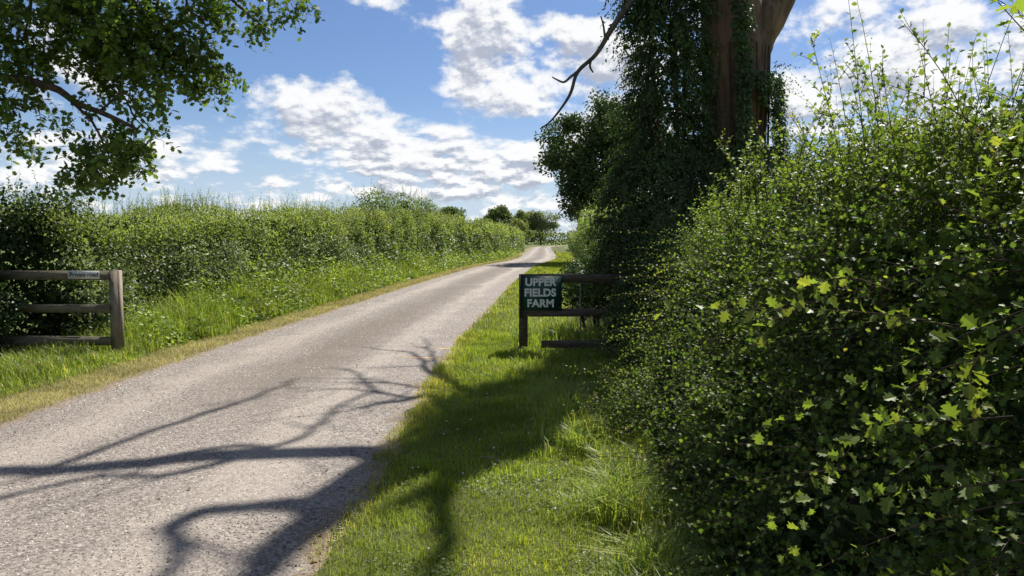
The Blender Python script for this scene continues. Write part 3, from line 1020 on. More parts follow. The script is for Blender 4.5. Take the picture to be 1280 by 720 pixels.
def blob_shrub(name, label, cat, centre_list, mat, leaf_s, n, tmpl, inner=True, nshoots=0, base=None, group=None, up=.4, stemlen=.5, seed=0, inner_mat=None, shell=.3, noise_amp=.25):
    """a shrub made of overlapping leafy masses: centre_list of (cx,cy,cz,rx,ry,rz)"""
    C = np.array(centre_list, float)
    loc = base or (float(C[0, 0]), float(C[0, 1]), 0.0)
    t = empty(name, loc, label, cat, group)
    vol = (C[:, 3] * C[:, 4] + C[:, 4] * C[:, 5] + C[:, 3] * C[:, 5])
    pr = vol / vol.sum()
    k = rng.choice(len(C), n, p=pr)
    d = rand_dirs(n)
    nb = 1 + noise_amp * 2 * (fbm(C[k, :3] + d * C[k, 3:] * 1.0 + seed * 3.1, seed + 5, 3) - .5) * 1.6
    rr = (1 - shell * rng.random(n) ** 1.3) * nb
    P = C[k, :3] + d * C[k, 3:] * rr[:, None]
    keep = P[:, 2] > .02
    P, d, k = P[keep], d[keep], k[keep]
    m = len(P)
    ax = norm(d * .6 + rand_dirs(m) * .9 + np.array([0, 0, -.05]))
    nr = norm(d * .6 + rand_dirs(m) * .6 + np.array([0, 0, up]))
    rnd = np.clip(.6 * rng.random(m) + .6 * (fbm(P * 1.2, seed + 60) - .3), 0, 1)
    parts = [(P, ax, nr, leaf_s * rng.uniform(.65, 1.3, m), rnd)]
    if nshoots:
        k2 = rng.choice(len(C), nshoots, p=pr)
        d2 = norm(rand_dirs(nshoots) + np.array([0, 0, .5]))
        B = C[k2, :3] + d2 * C[k2, 3:] * .92
        B[:, 2] = np.maximum(B[:, 2], .05)
        lf, stm = shoots(B, d2 + np.array([0, 0, .4]), stemlen * rng.uniform(.5, 1.4, nshoots), 9, leaf_s * .9 * np.ones(nshoots), droop=.25, stem_r=.0035)
        parts.append(lf)
        o = tubes('shoot_stems', [stm], M['twig'], t)
        o['kind'] = 'stuff'
    a = merge_leaves(parts)
    leaves('foliage', a[0], a[1], a[2], a[3], tmpl, mat, t, a[4])
    if inner:
        ni = n // 6
        k = rng.choice(len(C), ni, p=pr)
        P = C[k, :3] + rand_dirs(ni) * C[k, 3:] * (rng.random(ni)[:, None] ** .5) * .72
        P = P[P[:, 2] > .05]
        ni = len(P)
        leaves('inner_foliage', P, rand_dirs(ni), rand_dirs(ni), leaf_s * 2.4 * rng.uniform(.7, 1.3, ni), T_DIAMOND, inner_mat or M['haw_inner_shade'], t)
    # a few stems from the ground
    lst = []
    for q in range(5):
        c = C[q % len(C)]
        top = c[:3] + np.array([random.uniform(-.4, .4) * c[3], random.uniform(-.4, .4) * c[4], .2 * c[5]])
        b0 = np.array([c[0] + random.uniform(-.3, .3) * c[3], c[1] + random.uniform(-.3, .3) * c[4], -.05])
        mid = (b0 + top) / 2 + np.array([random.uniform(-.1, .1), random.uniform(-.1, .1), 0])
        pth = smooth_path([b0, mid, top], 4)
        lst.append(tube_arrays(pth, np.linspace(.035, .012, len(pth)), 6, .3, q))
    for v in lst: tubes('stem', [v], M['twig'], t)
    return t


# shrub that swallows the left fence's rails, its shade put into darker leaves
blob_shrub('shaded_shrub', 'dark shaded shrub swallowing the rails of the left fence', 'shrub',
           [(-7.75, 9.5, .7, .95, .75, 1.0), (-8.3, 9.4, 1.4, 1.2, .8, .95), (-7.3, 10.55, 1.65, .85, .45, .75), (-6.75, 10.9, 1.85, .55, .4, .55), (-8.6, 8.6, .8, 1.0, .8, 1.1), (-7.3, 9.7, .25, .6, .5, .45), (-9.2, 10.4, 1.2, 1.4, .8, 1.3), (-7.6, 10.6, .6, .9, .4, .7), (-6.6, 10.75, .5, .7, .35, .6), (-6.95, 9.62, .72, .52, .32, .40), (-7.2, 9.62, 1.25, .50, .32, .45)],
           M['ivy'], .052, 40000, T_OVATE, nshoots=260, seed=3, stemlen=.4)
# taller bush rising out of the left hedge
x0, y0 = on_road(31, -4.4)
x1, y1 = on_road(36, -4.3)
x2, y2 = on_road(41, -4.3)
blob_shrub('hazel_bush', 'taller loose bush standing proud of the left hedge top', 'shrub',
           [(float(x0), float(y0), 1.85, 1.15, 1.6, 1.9), (float(x1), float(y1), 2.0, 1.1, 2.1, 2.0), (float(x2), float(y2), 2.0, 1.0, 2.2, 2.0)],
           M['tall_bush'], .085, 20000, T_OVATE, nshoots=240, seed=8, stemlen=.7)


# ------------------------------------------------------------------ near right hedge
def right_hedge():
    t = empty('hawthorn_hedge', (1.7, 4.5, 0), 'close overgrown hawthorn hedge in shade with sunlit upright shoots', 'hedge')

    def face(y): return np.interp(y, [0, 1.5, 3, 5, 6.5, 9], [1.12, 1.10, .84, .86, 1.06, 1.42])
    def back(y): return face(y) + 1.75
    def hgt(y): return np.interp(y, [0, 2, 3, 4, 5, 6.5, 8, 9], [1.70, 1.72, 1.78, 1.92, 1.98, 1.75, 1.45, 1.25])
    parts, stems = [], []
    HK = dict(seed=15, bulge=.42, hn=.25, slope=.42, z0=.25)
    # skin of leafy shoots, thick on the bulges and thin in the hollows
    for (y0, y1, n, ls, L) in ((.7, 2.6, 2300, .037, .27), (2.6, 5, 3000, .032, .34), (5, 8.8, 3300, .031, .32)):
        per = 7
        m = n // per
        P, N, y, b = hedge_points(m, (y0, y1), face, back, hgt, depth=.25, **HK)
        k = rng.random(m) < np.clip(.7 + b * 2.5, .25, 1)
        P, N = P[k] - N[k] * .06, N[k]
        m = len(P)
        big = np.repeat(rng.uniform(.6, 1.5, m), per)
        tone = np.repeat(np.repeat(rng.random(m), per), 12)
        P, N = np.repeat(P, per, axis=0), np.repeat(N, per, axis=0)
        n = len(P)
        P = P + rng.normal(size=(n, 3)) * .03
        d = N * .8 + rand_dirs(n) * .75 + np.array([0, 0, .3])
        lf, stm = shoots(P, d, L * big * rng.uniform(.55, 1.3, n), 12, ls * (.65 + .35 * big), droop=.3)
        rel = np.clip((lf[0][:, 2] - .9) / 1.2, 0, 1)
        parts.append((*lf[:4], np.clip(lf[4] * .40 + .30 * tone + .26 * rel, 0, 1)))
        stems.append(stm)
    n = 34000
    P, N, y, b = hedge_points(n, (.7, 8.9), face, back, hgt, depth=.6, **HK)
    P = P - N * .12
    parts.append((P, norm(N * .5 + rand_dirs(n)), norm(N * .5 + rand_dirs(n) * .7 + np.array([0, 0, .5])), .028 * rng.uniform(.6, 1.3, n), rng.random(n) * .5))
    # long sprays leaning out of the shaded face
    n = 150
    y = rng.uniform(1.4, 8.0, n)
    z = rng.uniform(.35, 1.6, n)
    B = np.stack([face(y) - .02 + .42 * np.clip(z - .25, 0, None), y, z], 1)
    d = np.stack([-np.ones(n), rng.normal(size=n) * .55, rng.uniform(-.1, .7, n)], 1)
    lf, stm = shoots(B, d, rng.uniform(.3, .75, n), 19, .026 * np.ones(n), droop=.3, stem_r=.0026)
    parts.append((*lf[:4], np.clip(lf[4] * .6 + .4, 0, 1)))
    stems.append(stm)
    # upright shoots against the sky
    n = 520
    y = .9 + 6.8 * rng.random(n) ** 1.25
    x = face(y) + .62 + rng.uniform(.0, 1.25, n)
    B = np.stack([x, y, hgt(y) - .12], 1)
    d = np.array([-.05, 0, 1.0]) + rng.normal(size=(n, 3)) * np.array([.22, .22, .1])
    tall = np.interp(y, [.9, 1.8, 3.8, 5.0, 8], [.45, .72, .68, .45, .35])
    lf, stm = shoots(B, d, tall * rng.uniform(.3, 1.2, n), 30, .034 * np.ones(n), droop=.04, stem_r=.0042, wob=.28, nseg=8, spread=.8, tip_small=.7)
    # short side shoots on them
    q = rng.choice(len(lf[0]), 1500, replace=False)
    l2, s2 = shoots(lf[0][q], lf[1][q] + np.array([0, 0, .7]), rng.uniform(.08, .24, 1500), 8, .030 * np.ones(1500), droop=.1, stem_r=.0020, nseg=4)
    parts.append((*l2[:4], np.clip(l2[4] * .75 + .25, 0, 1)))
    stems.append(s2)
    parts.append((*lf[:4], np.clip(lf[4] * .75 + .25, 0, 1)))
    stems.append(stm)
    a = merge_leaves(parts)
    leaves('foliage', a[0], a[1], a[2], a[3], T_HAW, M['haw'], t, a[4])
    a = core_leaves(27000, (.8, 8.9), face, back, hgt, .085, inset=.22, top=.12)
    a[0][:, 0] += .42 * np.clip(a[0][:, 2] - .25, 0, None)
    leaves('inner_foliage', a[0], a[1], a[2], a[3], T_DIAMOND, M['haw_inner_shade'], t, a[4])
    o = tubes('shoot_stems', stems, M['twig'], t)
    o['kind'] = 'stuff'
    # stout stems in the gap near the ground
    for (x, y) in ((1.40, 3.0), (1.55, 4.0), (1.5, 5.2), (1.95, 2.2), (1.7, 6.4), (1.8, 7.6)):
        pth = smooth_path([(x, y, -.05), (x + .0, y + .03, .4), (x + .28, y - .02, .8), (x + .46, y + .05, 1.2), (x + .75, y, 1.55)], 4)
        V, T, Q = tube_arrays(pth, np.linspace(.05, .018, len(pth)), 8, .5, int(x * 100))
        mesh_obj('stem', V, T, M['deadwood'], t, quads=Q, smooth=True)
    # nearest sprays: each leaf its own part
    sprays = [((1.22, 1.72, 1.33), (-.85, .18, .10), .50), ((1.25, 1.62, 1.42), (-.6, .0, .10), .40), ((1.24, 1.66, 1.20), (-.8, .10, -.1), .40),
              ((1.30, 1.80, 1.55), (-.5, .1, .25), .38), ((1.22, 1.58, 1.08), (-.6, .2, .05), .32), ((1.36, 1.60, 1.72), (-.35, .1, .6), .45),
              ((1.30, 1.95, 1.36), (-.95, .0, -.05), .50), ((1.28, 1.70, .86), (-.75, .15, -.25), .34), ((1.42, 1.78, 1.9), (-.3, -.05, .8), .45),
              ((1.30, 2.1, 1.12), (-.95, .05, .02), .42), ((1.22, 1.9, .72), (-.8, .1, .1), .36), ((1.40, 1.66, 1.5), (-.45, -.1, .12), .42), ((1.25, 2.25, 1.45), (-.9, .0, .15), .48)]
    V, T = T_HAW
    lm = bpy.data.meshes.new('hawthorn_leaf')
    cnt = 0
    lmeshes = []
    for r in (.5, .6, .68, .76, .84, .92, .97):
        me = bpy.data.meshes.new('hawthorn_leaf')
        me.from_pydata(V.tolist(), [], T.tolist())
        at = me.attributes.new('rnd', 'FLOAT', 'POINT')
        at.data.foreach_set('value', np.full(len(V), r, dtype=np.float32))
        me.materials.append(M['haw'])
        lmeshes.append(me)
    base = Vector(t.location)
    tl = []
    for (b, d, L) in sprays:
        b = (b[0] - .10, b[1], b[2])
        L = L * .98
        d = (d[0] + random.uniform(-.2, .30), d[1] + random.uniform(-.45, .45), d[2] + random.uniform(-.35, .55))
        lf, stm = shoots(np.array([b]), np.array([d]), np.array([L]), 23, np.array([.041]), droop=.12, stem_r=.0026, start=.25, nseg=6, wob=.3, tip_small=.85)
        tl.append(stm)
        for p, ax, nr, s, r in zip(*lf):
            ax = Vector(ax).normalized()
            side = ax.cross(Vector(nr)).normalized()
            nn = side.cross(ax)
            o = bpy.data.objects.new('leaf', lmeshes[min(6, int(r * 5 + random.uniform(0, 1.1)))])
            o.matrix_local = Matrix.Translation(Vector(p) - base) @ Matrix((side, ax, nn)).transposed().to_4x4() @ Matrix.Scale(float(s), 4)
            COL.objects.link(o)
            o.parent = t
            cnt += 1
    bpy.data.meshes.remove(lm)
    for s_ in tl: tubes('twig', [s_], M['twig'], t)
    return t


right_hedge()


# broad leaved plant at the hedge foot
def broad_plant():
    t = empty('broad_leaved_plant', (.92, 3.42, 0), 'bright broad leaved seedling at the foot of the close hawthorn hedge', 'plant')
    stem = smooth_path([(.96, 3.5, 0), (.93, 3.42, .12), (.90, 3.36, .24), (.93, 3.33, .34)], 4)
    V, T, Q = tube_arrays(stem, np.linspace(.004, .002, len(stem)), 5)
    mesh_obj('stem', V, T, M['herb'], t, quads=Q, rnd=np.full(len(V), .4))
    Vt, Tt = T_BROAD
    for i in range(13):
        s = stem[min(len(stem) - 1, 2 + i)]
        a = i * 2.2 + .4
        ax = norm(np.array([math.cos(a), math.sin(a), .25]))
        nr = norm(np.array([0, -.3, 1.0]) + rng.normal(size=3) * .25)
        side = norm(np.cross(ax, nr))
        nn = np.cross(side, ax)
        sz = random.uniform(.05, .085)
        W = s + .02 * ax + sz * (Vt[:, 0:1] * side + Vt[:, 1:2] * ax + Vt[:, 2:3] * nn)
        mesh_obj('leaf', W, Tt, M['herb'], t, rnd=np.full(len(W), random.uniform(.4, .95)))


broad_plant()

# ------------------------------------------------------------------ bush behind and over the right fence, shade put into dark leaf colour
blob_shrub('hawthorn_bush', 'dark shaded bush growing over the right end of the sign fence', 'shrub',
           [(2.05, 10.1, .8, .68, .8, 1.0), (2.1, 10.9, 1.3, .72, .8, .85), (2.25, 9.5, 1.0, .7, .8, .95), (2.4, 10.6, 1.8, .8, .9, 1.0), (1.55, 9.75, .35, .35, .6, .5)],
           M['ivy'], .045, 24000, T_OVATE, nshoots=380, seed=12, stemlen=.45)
# low spray that leans over the road above the sign
blob_shrub('elder_bush', 'low leafy bush spraying out above the green farm sign', 'shrub',
           [(1.30, 12.3, .85, .55, .6, .50), (2.1, 12.7, 1.0, .7, .8, .8)], M['ivy'], .050, 7000, T_OVATE, nshoots=150, seed=22, stemlen=.7)

# hedge that goes on along the right of the lane
def far_right_hedge():
    t = empty('field_hedge', (4.5, 30, 0), 'bright sunlit hedge along the right of the lane beyond the fence', 'hedge')

    def face(y): return np.interp(y, [13, 20, 27, 34, 46, 64, 98, 130], [2.0, 2.25, 2.55, 3.1, 4.2, 6.4, 8.2, 9.9])
    def back(y): return face(y) + 2.2
    def hgt(y): return np.interp(y, [13, 18, 24, 40, 70, 120], [2.0, 2.35, 2.4, 2.4, 2.3, 2.3])
    parts = []
    for (y0, y1, n, s) in ((14.2, 24, 20000, .06), (24, 45, 14000, .10), (45, 125, 14000, .2)):
        P, N, y, b = hedge_points(n, (y0, y1), face, back, hgt, seed=35, bulge=.35, depth=.35)
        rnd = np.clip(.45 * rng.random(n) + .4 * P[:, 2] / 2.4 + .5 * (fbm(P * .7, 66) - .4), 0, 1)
        parts.append((P, norm(N * .6 + rand_dirs(n)), norm(N * .6 + rand_dirs(n) * .7 + np.array([0, 0, .5])), s * rng.uniform(.65, 1.3, n), rnd))
    P, N, y, b = hedge_points(420, (14.2, 40), face, back, hgt, seed=35, bulge=.35, depth=.05)
    lf, stm = shoots(P, N + np.array([0, 0, .8]), rng.uniform(.25, .7, 420), 9, .055 * np.ones(420), droop=.1, stem_r=.004)
    parts.append(lf)
    a = merge_leaves(parts)
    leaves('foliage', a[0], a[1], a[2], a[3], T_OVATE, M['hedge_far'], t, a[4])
    a = merge_leaves([core_leaves(n, yy, face, back, hgt, s, inset=.3, top=.3) for n, yy, s in ((5000, (14.3, 30), .16), (5000, (30, 125), .35))])
    leaves('inner_foliage', a[0], a[1], a[2], a[3], T_DIAMOND, M['haw_inner_shade'], t, a[4])
    o = tubes('shoot_stems', [stm], M['twig'], t)
    o['kind'] = 'stuff'


far_right_hedge()


def cross_hedge(label, pts, h, mat, s, n, thick=2.5):
    """far hedge along a polyline"""
    pts = np.array(pts, float)
    t = empty('field_hedge', (float(pts[0, 0]), float(pts[0, 1]), 0), label, 'hedge')
    seg = np.linalg.norm(np.diff(pts, axis=0), axis=1)
    cum = np.concatenate([[0], np.cumsum(seg)])
    q = rng.random(n) * cum[-1]
    x = np.interp(q, cum, pts[:, 0])
    y = np.interp(q, cum, pts[:, 1])
    H = h * (.72 + .55 * fbm(np.stack([q * .16, q * 0, q * 0], 1), 7, 3))
    z = rng.random(n) * H
    P = np.stack([x + rng.normal(size=n) * thick * .3, y + rng.normal(size=n) * thick * .3, z], 1)
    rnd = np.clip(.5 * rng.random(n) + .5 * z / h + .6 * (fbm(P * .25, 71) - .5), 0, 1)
    leaves('foliage', P, rand_dirs(n), rand_dirs(n) + np.array([0, -.4, .6]), s * rng.uniform(.6, 1.3, n), T_OVATE, mat, t, rnd)
    return t


cross_hedge('pale green hedge crossing behind the far bend of the lane', [(-40, 232), (10, 236), (60, 245), (130, 262)], 4.4, M['far_green'], .55, 15000)
cross_hedge('low distant hedge line on the horizon', [(-420, 520), (-150, 560), (120, 600), (500, 620)], 8.0, M['oak_far'], 1.6, 9000, 6)


# ------------------------------------------------------------------ trees
def leafy_tree(name, label, base, height, crown_c, crown_r, trunk_r, mat, leaf_s, n_leaf, seed=0, group=None, nlimbs=9, twist=.2, clump=.32, tmpl=T_OVATE, nclump=60):
    rs = np.random.default_rng(seed)
    t = empty(name, base, label, 'tree', group)
    B = np.array(base, float)
    C = np.array(crown_c, float)
    Rr = np.array(crown_r, float)
    fork = B + (C - B) * .62
    trunk = smooth_path([B - [0, 0, .2], B + (fork - B) * .5 + rs.normal(size=3) * [.15, .15, 0] * trunk_r * 2, fork, C + [0, 0, Rr[2] * .35]], 5)
    V, T, Q = tube_arrays(trunk, np.linspace(trunk_r, trunk_r * .25, len(trunk)), 10, .35, seed)
    tr = mesh_obj('trunk', V, T, M['bark'], t, quads=Q, smooth=True)
    # clump centres
    d = norm(rs.normal(size=(nclump, 3)) * [1, 1, .9] + [0, 0, .15])
    cc = C + d * Rr * (.35 + .6 * rs.random((nclump, 1)) ** .6)
    for i in range(nlimbs):
        e = cc[i]
        s = trunk[int(len(trunk) * rs.uniform(.45, .85))]
        mid = (s + e) / 2 + rs.normal(size=3) * .12 * np.linalg.norm(e - s) + [0, 0, .06 * np.linalg.norm(e - s)]
        p = smooth_path([s, mid, e], 5)
        V, T, Q = tube_arrays(p, np.linspace(trunk_r * .38, trunk_r * .06, len(p)), 6, .2, seed + i)
        mesh_obj('limb', V, T, M['bark'], tr, quads=Q, smooth=True)
    k = rs.integers(0, nclump, n_leaf)
    cr = clump * Rr.mean() * rs.uniform(.6, 1.25, nclump)
    dd = norm(rs.normal(size=(n_leaf, 3)))
    P = cc[k] + dd * (cr[k] * rs.random(n_leaf) ** .4)[:, None] * np.array([1, 1, .75])
    rnd = np.clip(.5 * rs.random(n_leaf) + .35 * rs.random(nclump)[k] + .15 * (dd[:, 2] * .5 + .5), 0, 1)
    leaves('crown', P, norm(dd * .5 + rand_dirs(n_leaf)), norm(dd * .7 + rand_dirs(n_leaf) * .6 + np.array([0, 0, .5])), leaf_s * rs.uniform(.6, 1.35, n_leaf), tmpl, mat, t, rnd)
    return t


leafy_tree('oak_tree', 'dark round crowned oak standing behind the ivy covered trunk', (6.6, 52, 0), 12, (6.6, 52, 7.0), (4.9, 4.7, 4.7), .38, M['oak_shaded'], .21, 52000, 4, nclump=150, clump=.23, nlimbs=18)
leafy_tree('oak_tree', 'small far tree with flat dark crown rising above the left hedge', (-12.5, 150, 0), 9, (-12.5, 150, 6.2), (3.4, 3.0, 2.6), .3, M['oak_far'], .35, 6000, 5)
leafy_tree('oak_tree', 'far tree with domed dark crown beside the lane bend', (-3.6, 190, 0), 12, (-3.6, 190, 6.6), (3.6, 3.6, 3.6), .35, M['oak_far'], .42, 9000, 6)
leafy_tree('oak_tree', 'low dark tree beside the far domed tree', (-9.0, 215, 0), 8, (-9.0, 215, 5.0), (3.4, 3.0, 3.0), .3, M['oak_far'], .45, 5000, 16)
leafy_tree('willow_tree', 'pale grey green willow behind the far bend', (9.4, 245, 0), 12, (9.4, 245, 6.6), (7.0, 5.5, 5.2), .4, M['willow'], .5, 11000, 7)
leafy_tree('willow_tree', 'slim greyish tree between the domed tree and the willow', (3.0, 238, 0), 11, (3.0, 238, 6.2), (2.6, 2.6, 5.0), .3, M['far_green'], .45, 6000, 9)
leafy_tree('oak_tree', 'broad green tree low behind the left hedge end', (1.5, 205, 0), 8, (.8, 205, 4.2), (5.0, 4.0, 2.6), .3, M['far_green'], .45, 7000, 19)


# ---- the dead oak with its ivy
def dead_oak():
    t = empty('dead_oak_tree', (3.45, 11.75, 0), 'massive bare barked dead oak trunk rising behind the right hedge', 'tree')
    tp = smooth_path([(3.5, 11.8, -.2), (3.48, 11.75, 1.0), (3.46, 11.7, 2.6), (3.42, 11.7, 4.2), (3.30, 11.7, 5.4), (2.85, 11.75, 7.3), (2.70, 11.72, 9.0), (2.90, 11.72, 10.2)], 8)
    rr = np.interp(tp[:, 2], [-.2, .3, 1, 3, 4.6, 5.4, 6.2, 7.5, 9.0, 10.2], [.78, .66, .55, .50, .53, .46, .40, .35, .30, .20])
    V, T, Q = tube_arrays(tp, rr, 40, 0)
    a = np.arctan2(V[:, 1] - 11.7, V[:, 0] - 3.42)
    c = np.vstack([np.repeat(tp, 40, axis=0), tp[:1], tp[-1:]])
    q = np.stack([np.cos(a) * 7, np.sin(a) * 7, V[:, 2] * .9], 1)
    f = np.abs(fbm(q, 41, 3) - .5) * 2
    f2 = fbm(np.stack([np.cos(a) * 1.6, np.sin(a) * 1.6, V[:, 2] * .6], 1), 45, 2) - .5
    V = V + norm(V - c) * (f * .11 + f2 * .28 - .06)[:, None]
    trk = mesh_obj('trunk', V, T, M['bark'], t, quads=Q, smooth=True)

    def limb(name, pts, r0, r1, sides=10, wob=.35, mat='deadwood', per=6):
        p = smooth_path(pts, per)
        kink = (np.stack([fbm(p * 2.6 + q, 70 + q, 2) for q in (1, 2, 3)], 1) - .5) * .22 * min(1.0, r0 / .06)
        if p[0, 2] > 6: p = p + kink * np.linspace(0, 1, len(p))[:, None] ** .5
        rad = np.linspace(r0, r1, len(p))
        V, T, Q = tube_arrays(p, rad, sides, wob, len(pts) + int(100 * r0))
        if p[0, 2] > 6:
            lr = random.Random(len(pts) * 7 + int(1000 * r0))
            for q in range(5):
                i = lr.randrange(len(p) // 3, len(p))
                e = norm(p[i] - p[i - 1])
                d1 = norm(e * .8 + np.array([lr.gauss(0, .6), lr.gauss(0, .6), lr.gauss(.2, .4)]))
                L = lr.uniform(.35, 1.1)
                m = p[i] + d1 * L * .5 + np.array([lr.gauss(0, .07), lr.gauss(0, .07), 0])
                w2 = smooth_path([p[i], m, p[i] + d1 * L + np.array([lr.gauss(0, .12), lr.gauss(0, .12), .08])], 4)
                v2, t2, q2 = tube_arrays(w2, np.linspace(min(.022, rad[i] * .6), .005, len(w2)), 5)
                mesh_obj('twig', v2, t2, M['deadwood'], trk, quads=q2, smooth=True)
        return mesh_obj(name, V, T, M[mat], trk, quads=Q, smooth=True)

    limb('limb', [(3.52, 11.7, 2.8), (3.62, 11.68, 4.0), (3.80, 11.68, 4.7), (4.12, 11.7, 5.35), (4.6, 11.8, 6.4), (4.9, 12.0, 7.6)], .38, .16, 20, .4, 'bark', 8)
    # bare limbs above the lane, the ones whose shadows cross the road
    limb('limb', [(2.70, 11.8, 8.9), (2.43, 12.25, 9.2), (1.76, 12.33, 9.5), (1.15, 12.28, 9.8), (.48, 12.3, 10.0), (-.1, 12.4, 10.2), (-.9, 12.3, 10.5)], .15, .06)
    limb('branch', [(.73, 12.32, 9.95), (1.08, 13.64, 10.2), (1.42, 14.67, 10.4), (1.66, 15.65, 10.6), (1.78, 16.16, 10.7)], .05, .015, 6)
    limb('branch', [(1.23, 12.35, 9.75), (1.7, 12.68, 9.65), (2.04, 12.76, 9.65), (2.19, 13.61, 9.8), (2.3, 14.55, 10.0), (2.5, 15.12, 10.0)], .055, .018, 6)
    limb('branch', [(2.75, 11.9, 8.0), (2.53, 13.73, 8.5), (2.28, 13.58, 8.6), (2.15, 13.59, 8.8), (2.04, 13.37, 9.0)], .08, .02, 6)
    limb('branch', [(2.40, 13.65, 8.55), (2.05, 14.15, 8.8), (1.73, 15.2, 9.0), (1.49, 15.71, 9.2)], .045, .014, 6)
    limb('branch', [(2.10, 14.0, 8.75), (1.75, 14.3, 8.9), (1.4, 14.25, 9.0)], .03, .012, 5)
    limb('branch', [(1.8, 12.3, 9.5), (1.61, 12.04, 9.6), (1.46, 11.95, 9.7), (1.07, 11.95, 9.8), (.85, 11.78, 10.0), (.4, 11.6, 10.2)], .055, .02, 6)
    limb('limb', [(2.68, 11.7, 8.6), (2.70, 11.27, 9.4), (2.47, 11.6, 9.8), (2.21, 11.68, 10.1), (2.20, 11.6, 10.4), (2.39, 11.56, 10.65), (2.62, 11.5, 10.85), (2.80, 11.45, 11.2)], .12, .035, 8)
    limb('limb', [(2.85, 11.75, 9.6), (3.0, 11.7, 10.6), (3.2, 11.85, 11.4), (3.5, 12.0, 12.4)], .18, .05, 8)
    limb('limb', [(2.80, 11.75, 7.6), (3.1, 11.6, 8.8), (3.41, 11.52, 9.8), (4.03, 11.58, 11.0)], .14, .05, 8)
    limb('branch', [(2.85, 11.85, 7.0), (2.6, 13.6, 7.9), (2.4, 15.2, 8.6), (2.2, 16.6, 8.9), (1.6, 17.3, 9.1)], .08, .018, 6)
    limb('branch', [(2.5, 14.3, 8.2), (2.35, 16.3, 8.7), (2.3, 18.6, 9.3)], .05, .014, 6)
    limb('branch', [(2.6, 13.4, 7.85), (1.9, 14.2, 8.3), (1.35, 14.4, 8.6)], .04, .012, 5)
    # the bare broken branch hanging against the sky
    limb('branch', [(2.9, 11.4, 5.9), (2.2, 11.1, 5.5), (1.75, 11.0, 5.08), (1.46, 11.0, 4.68), (1.23, 11.0, 4.31), (.96, 10.98, 4.05), (.84, 10.97, 3.71), (.59, 10.95, 3.36), (.41, 10.93, 3.22)], .056, .010, 8, .5, 'deadwood', 5)
    limb('branch', [(.97, 10.98, 4.06), (.86, 10.97, 3.98), (.76, 10.96, 3.90), (.66, 10.95, 3.93), (.585, 10.95, 3.97)], .024, .010, 6, .3)
    limb('branch', [(1.16, 11.0, 4.25), (1.14, 10.99, 4.13), (1.19, 10.99, 4.04)], .022, .010, 6)
    limb('branch', [(1.36, 11.0, 4.52), (1.33, 10.99, 4.72), (1.29, 10.98, 4.85)], .018, .008, 6)


dead_oak()


def ivy_on_trunk():
    t = empty('ivy', (3.45, 11.2, 0), 'ivy climbing the dead oak trunk above the hedge', 'ivy')
    n = 60000
    z = rng.uniform(.3, 9.6, n)  # upper part, out of view, added to broaden the trunk's shadow
    a = rng.uniform(-math.pi, 0, n) * 1.15 + .2
    q = np.stack([np.cos(a) * 2.0, np.sin(a) * 2.0, z * .9], 1)
    dens = fbm(q, 130, 3)
    cx = np.interp(z, [0, 2.6, 4.2, 5.4, 7.3, 9.6], [3.48, 3.46, 3.42, 3.3, 2.85, 2.75])
    rad = np.interp(z, [0, 1.5, 2.6, 3.6, 5.8, 7, 9.6], [.95, .85, .70, .58, .50, .44, .36])
    # bare patches of bark higher up on the left of the trunk
    leftness = -np.cos(a)
    thr = np.interp(z, [0, 2.4, 3.2, 6, 7, 10], [.05, .15, .43, .48, .45, .5]) + np.where((z > 3.0) & (z < 5.7) & (leftness > .2), .22, 0) + np.where((z > 4.1) & (z < 6) & (leftness < -.15), .25, 0)
    k = dens > thr
    z, a, cx, rad, dens = z[k], a[k], cx[k], rad[k], dens[k]
    m = len(z)
    r = rad + .22 * (dens - .4) + rng.random(m) * .16
    d = np.stack([np.cos(a), np.sin(a), np.zeros(m)], 1)
    P = np.stack([cx, np.full(m, 11.7), z], 1) + d * r[:, None]
    ax = norm(d * .45 + np.array([0, 0, -.7]) + rand_dirs(m) * .6)
    nr = norm(d + np.array([0, 0, .35]) + rand_dirs(m) * .45)
    parts = [(P, ax, nr, rng.uniform(.04, .075, m), rng.random(m))]
    # loose shoots hanging at the right side of the trunk
    ns = 70
    zz = rng.uniform(2.6, 4.3, ns)
    B = np.stack([np.full(ns, 3.95) + rng.uniform(-.05, .1, ns), 11.55 + rng.uniform(-.2, .2, ns), zz], 1)
    lf, stm = shoots(B, np.stack([np.ones(ns), rng.normal(size=ns) * .4, rng.uniform(-.5, .6, ns)], 1), rng.uniform(.15, .48, ns), 9, .055 * np.ones(ns), droop=.4, stem_r=.003)
    parts.append(lf)
    A = merge_leaves(parts)
    leaves('foliage', A[0], A[1], A[2], A[3], T_OVATE, M['ivy'], t, A[4])
    for i in range(9):
        aa = -math.pi * (.1 + .1 * i)
        pts = [(3.46 + math.cos(aa + .12 * math.sin(j + i)) * (.52 if j else .75), 11.7 + math.sin(aa + .12 * math.sin(j + i)) * (.52 if j else .75), .05 + j * .75) for j in range(7)]
        p = smooth_path(pts, 3)
        V, T, Q = tube_arrays(p, np.linspace(.03, .012, len(p)), 6, .3, i)
        mesh_obj('stem', V, T, M['twig'], t, quads=Q, smooth=True)
    o = tubes('shoot_stems', [stm], M['twig'], t)
    o['kind'] = 'stuff'


ivy_on_trunk()


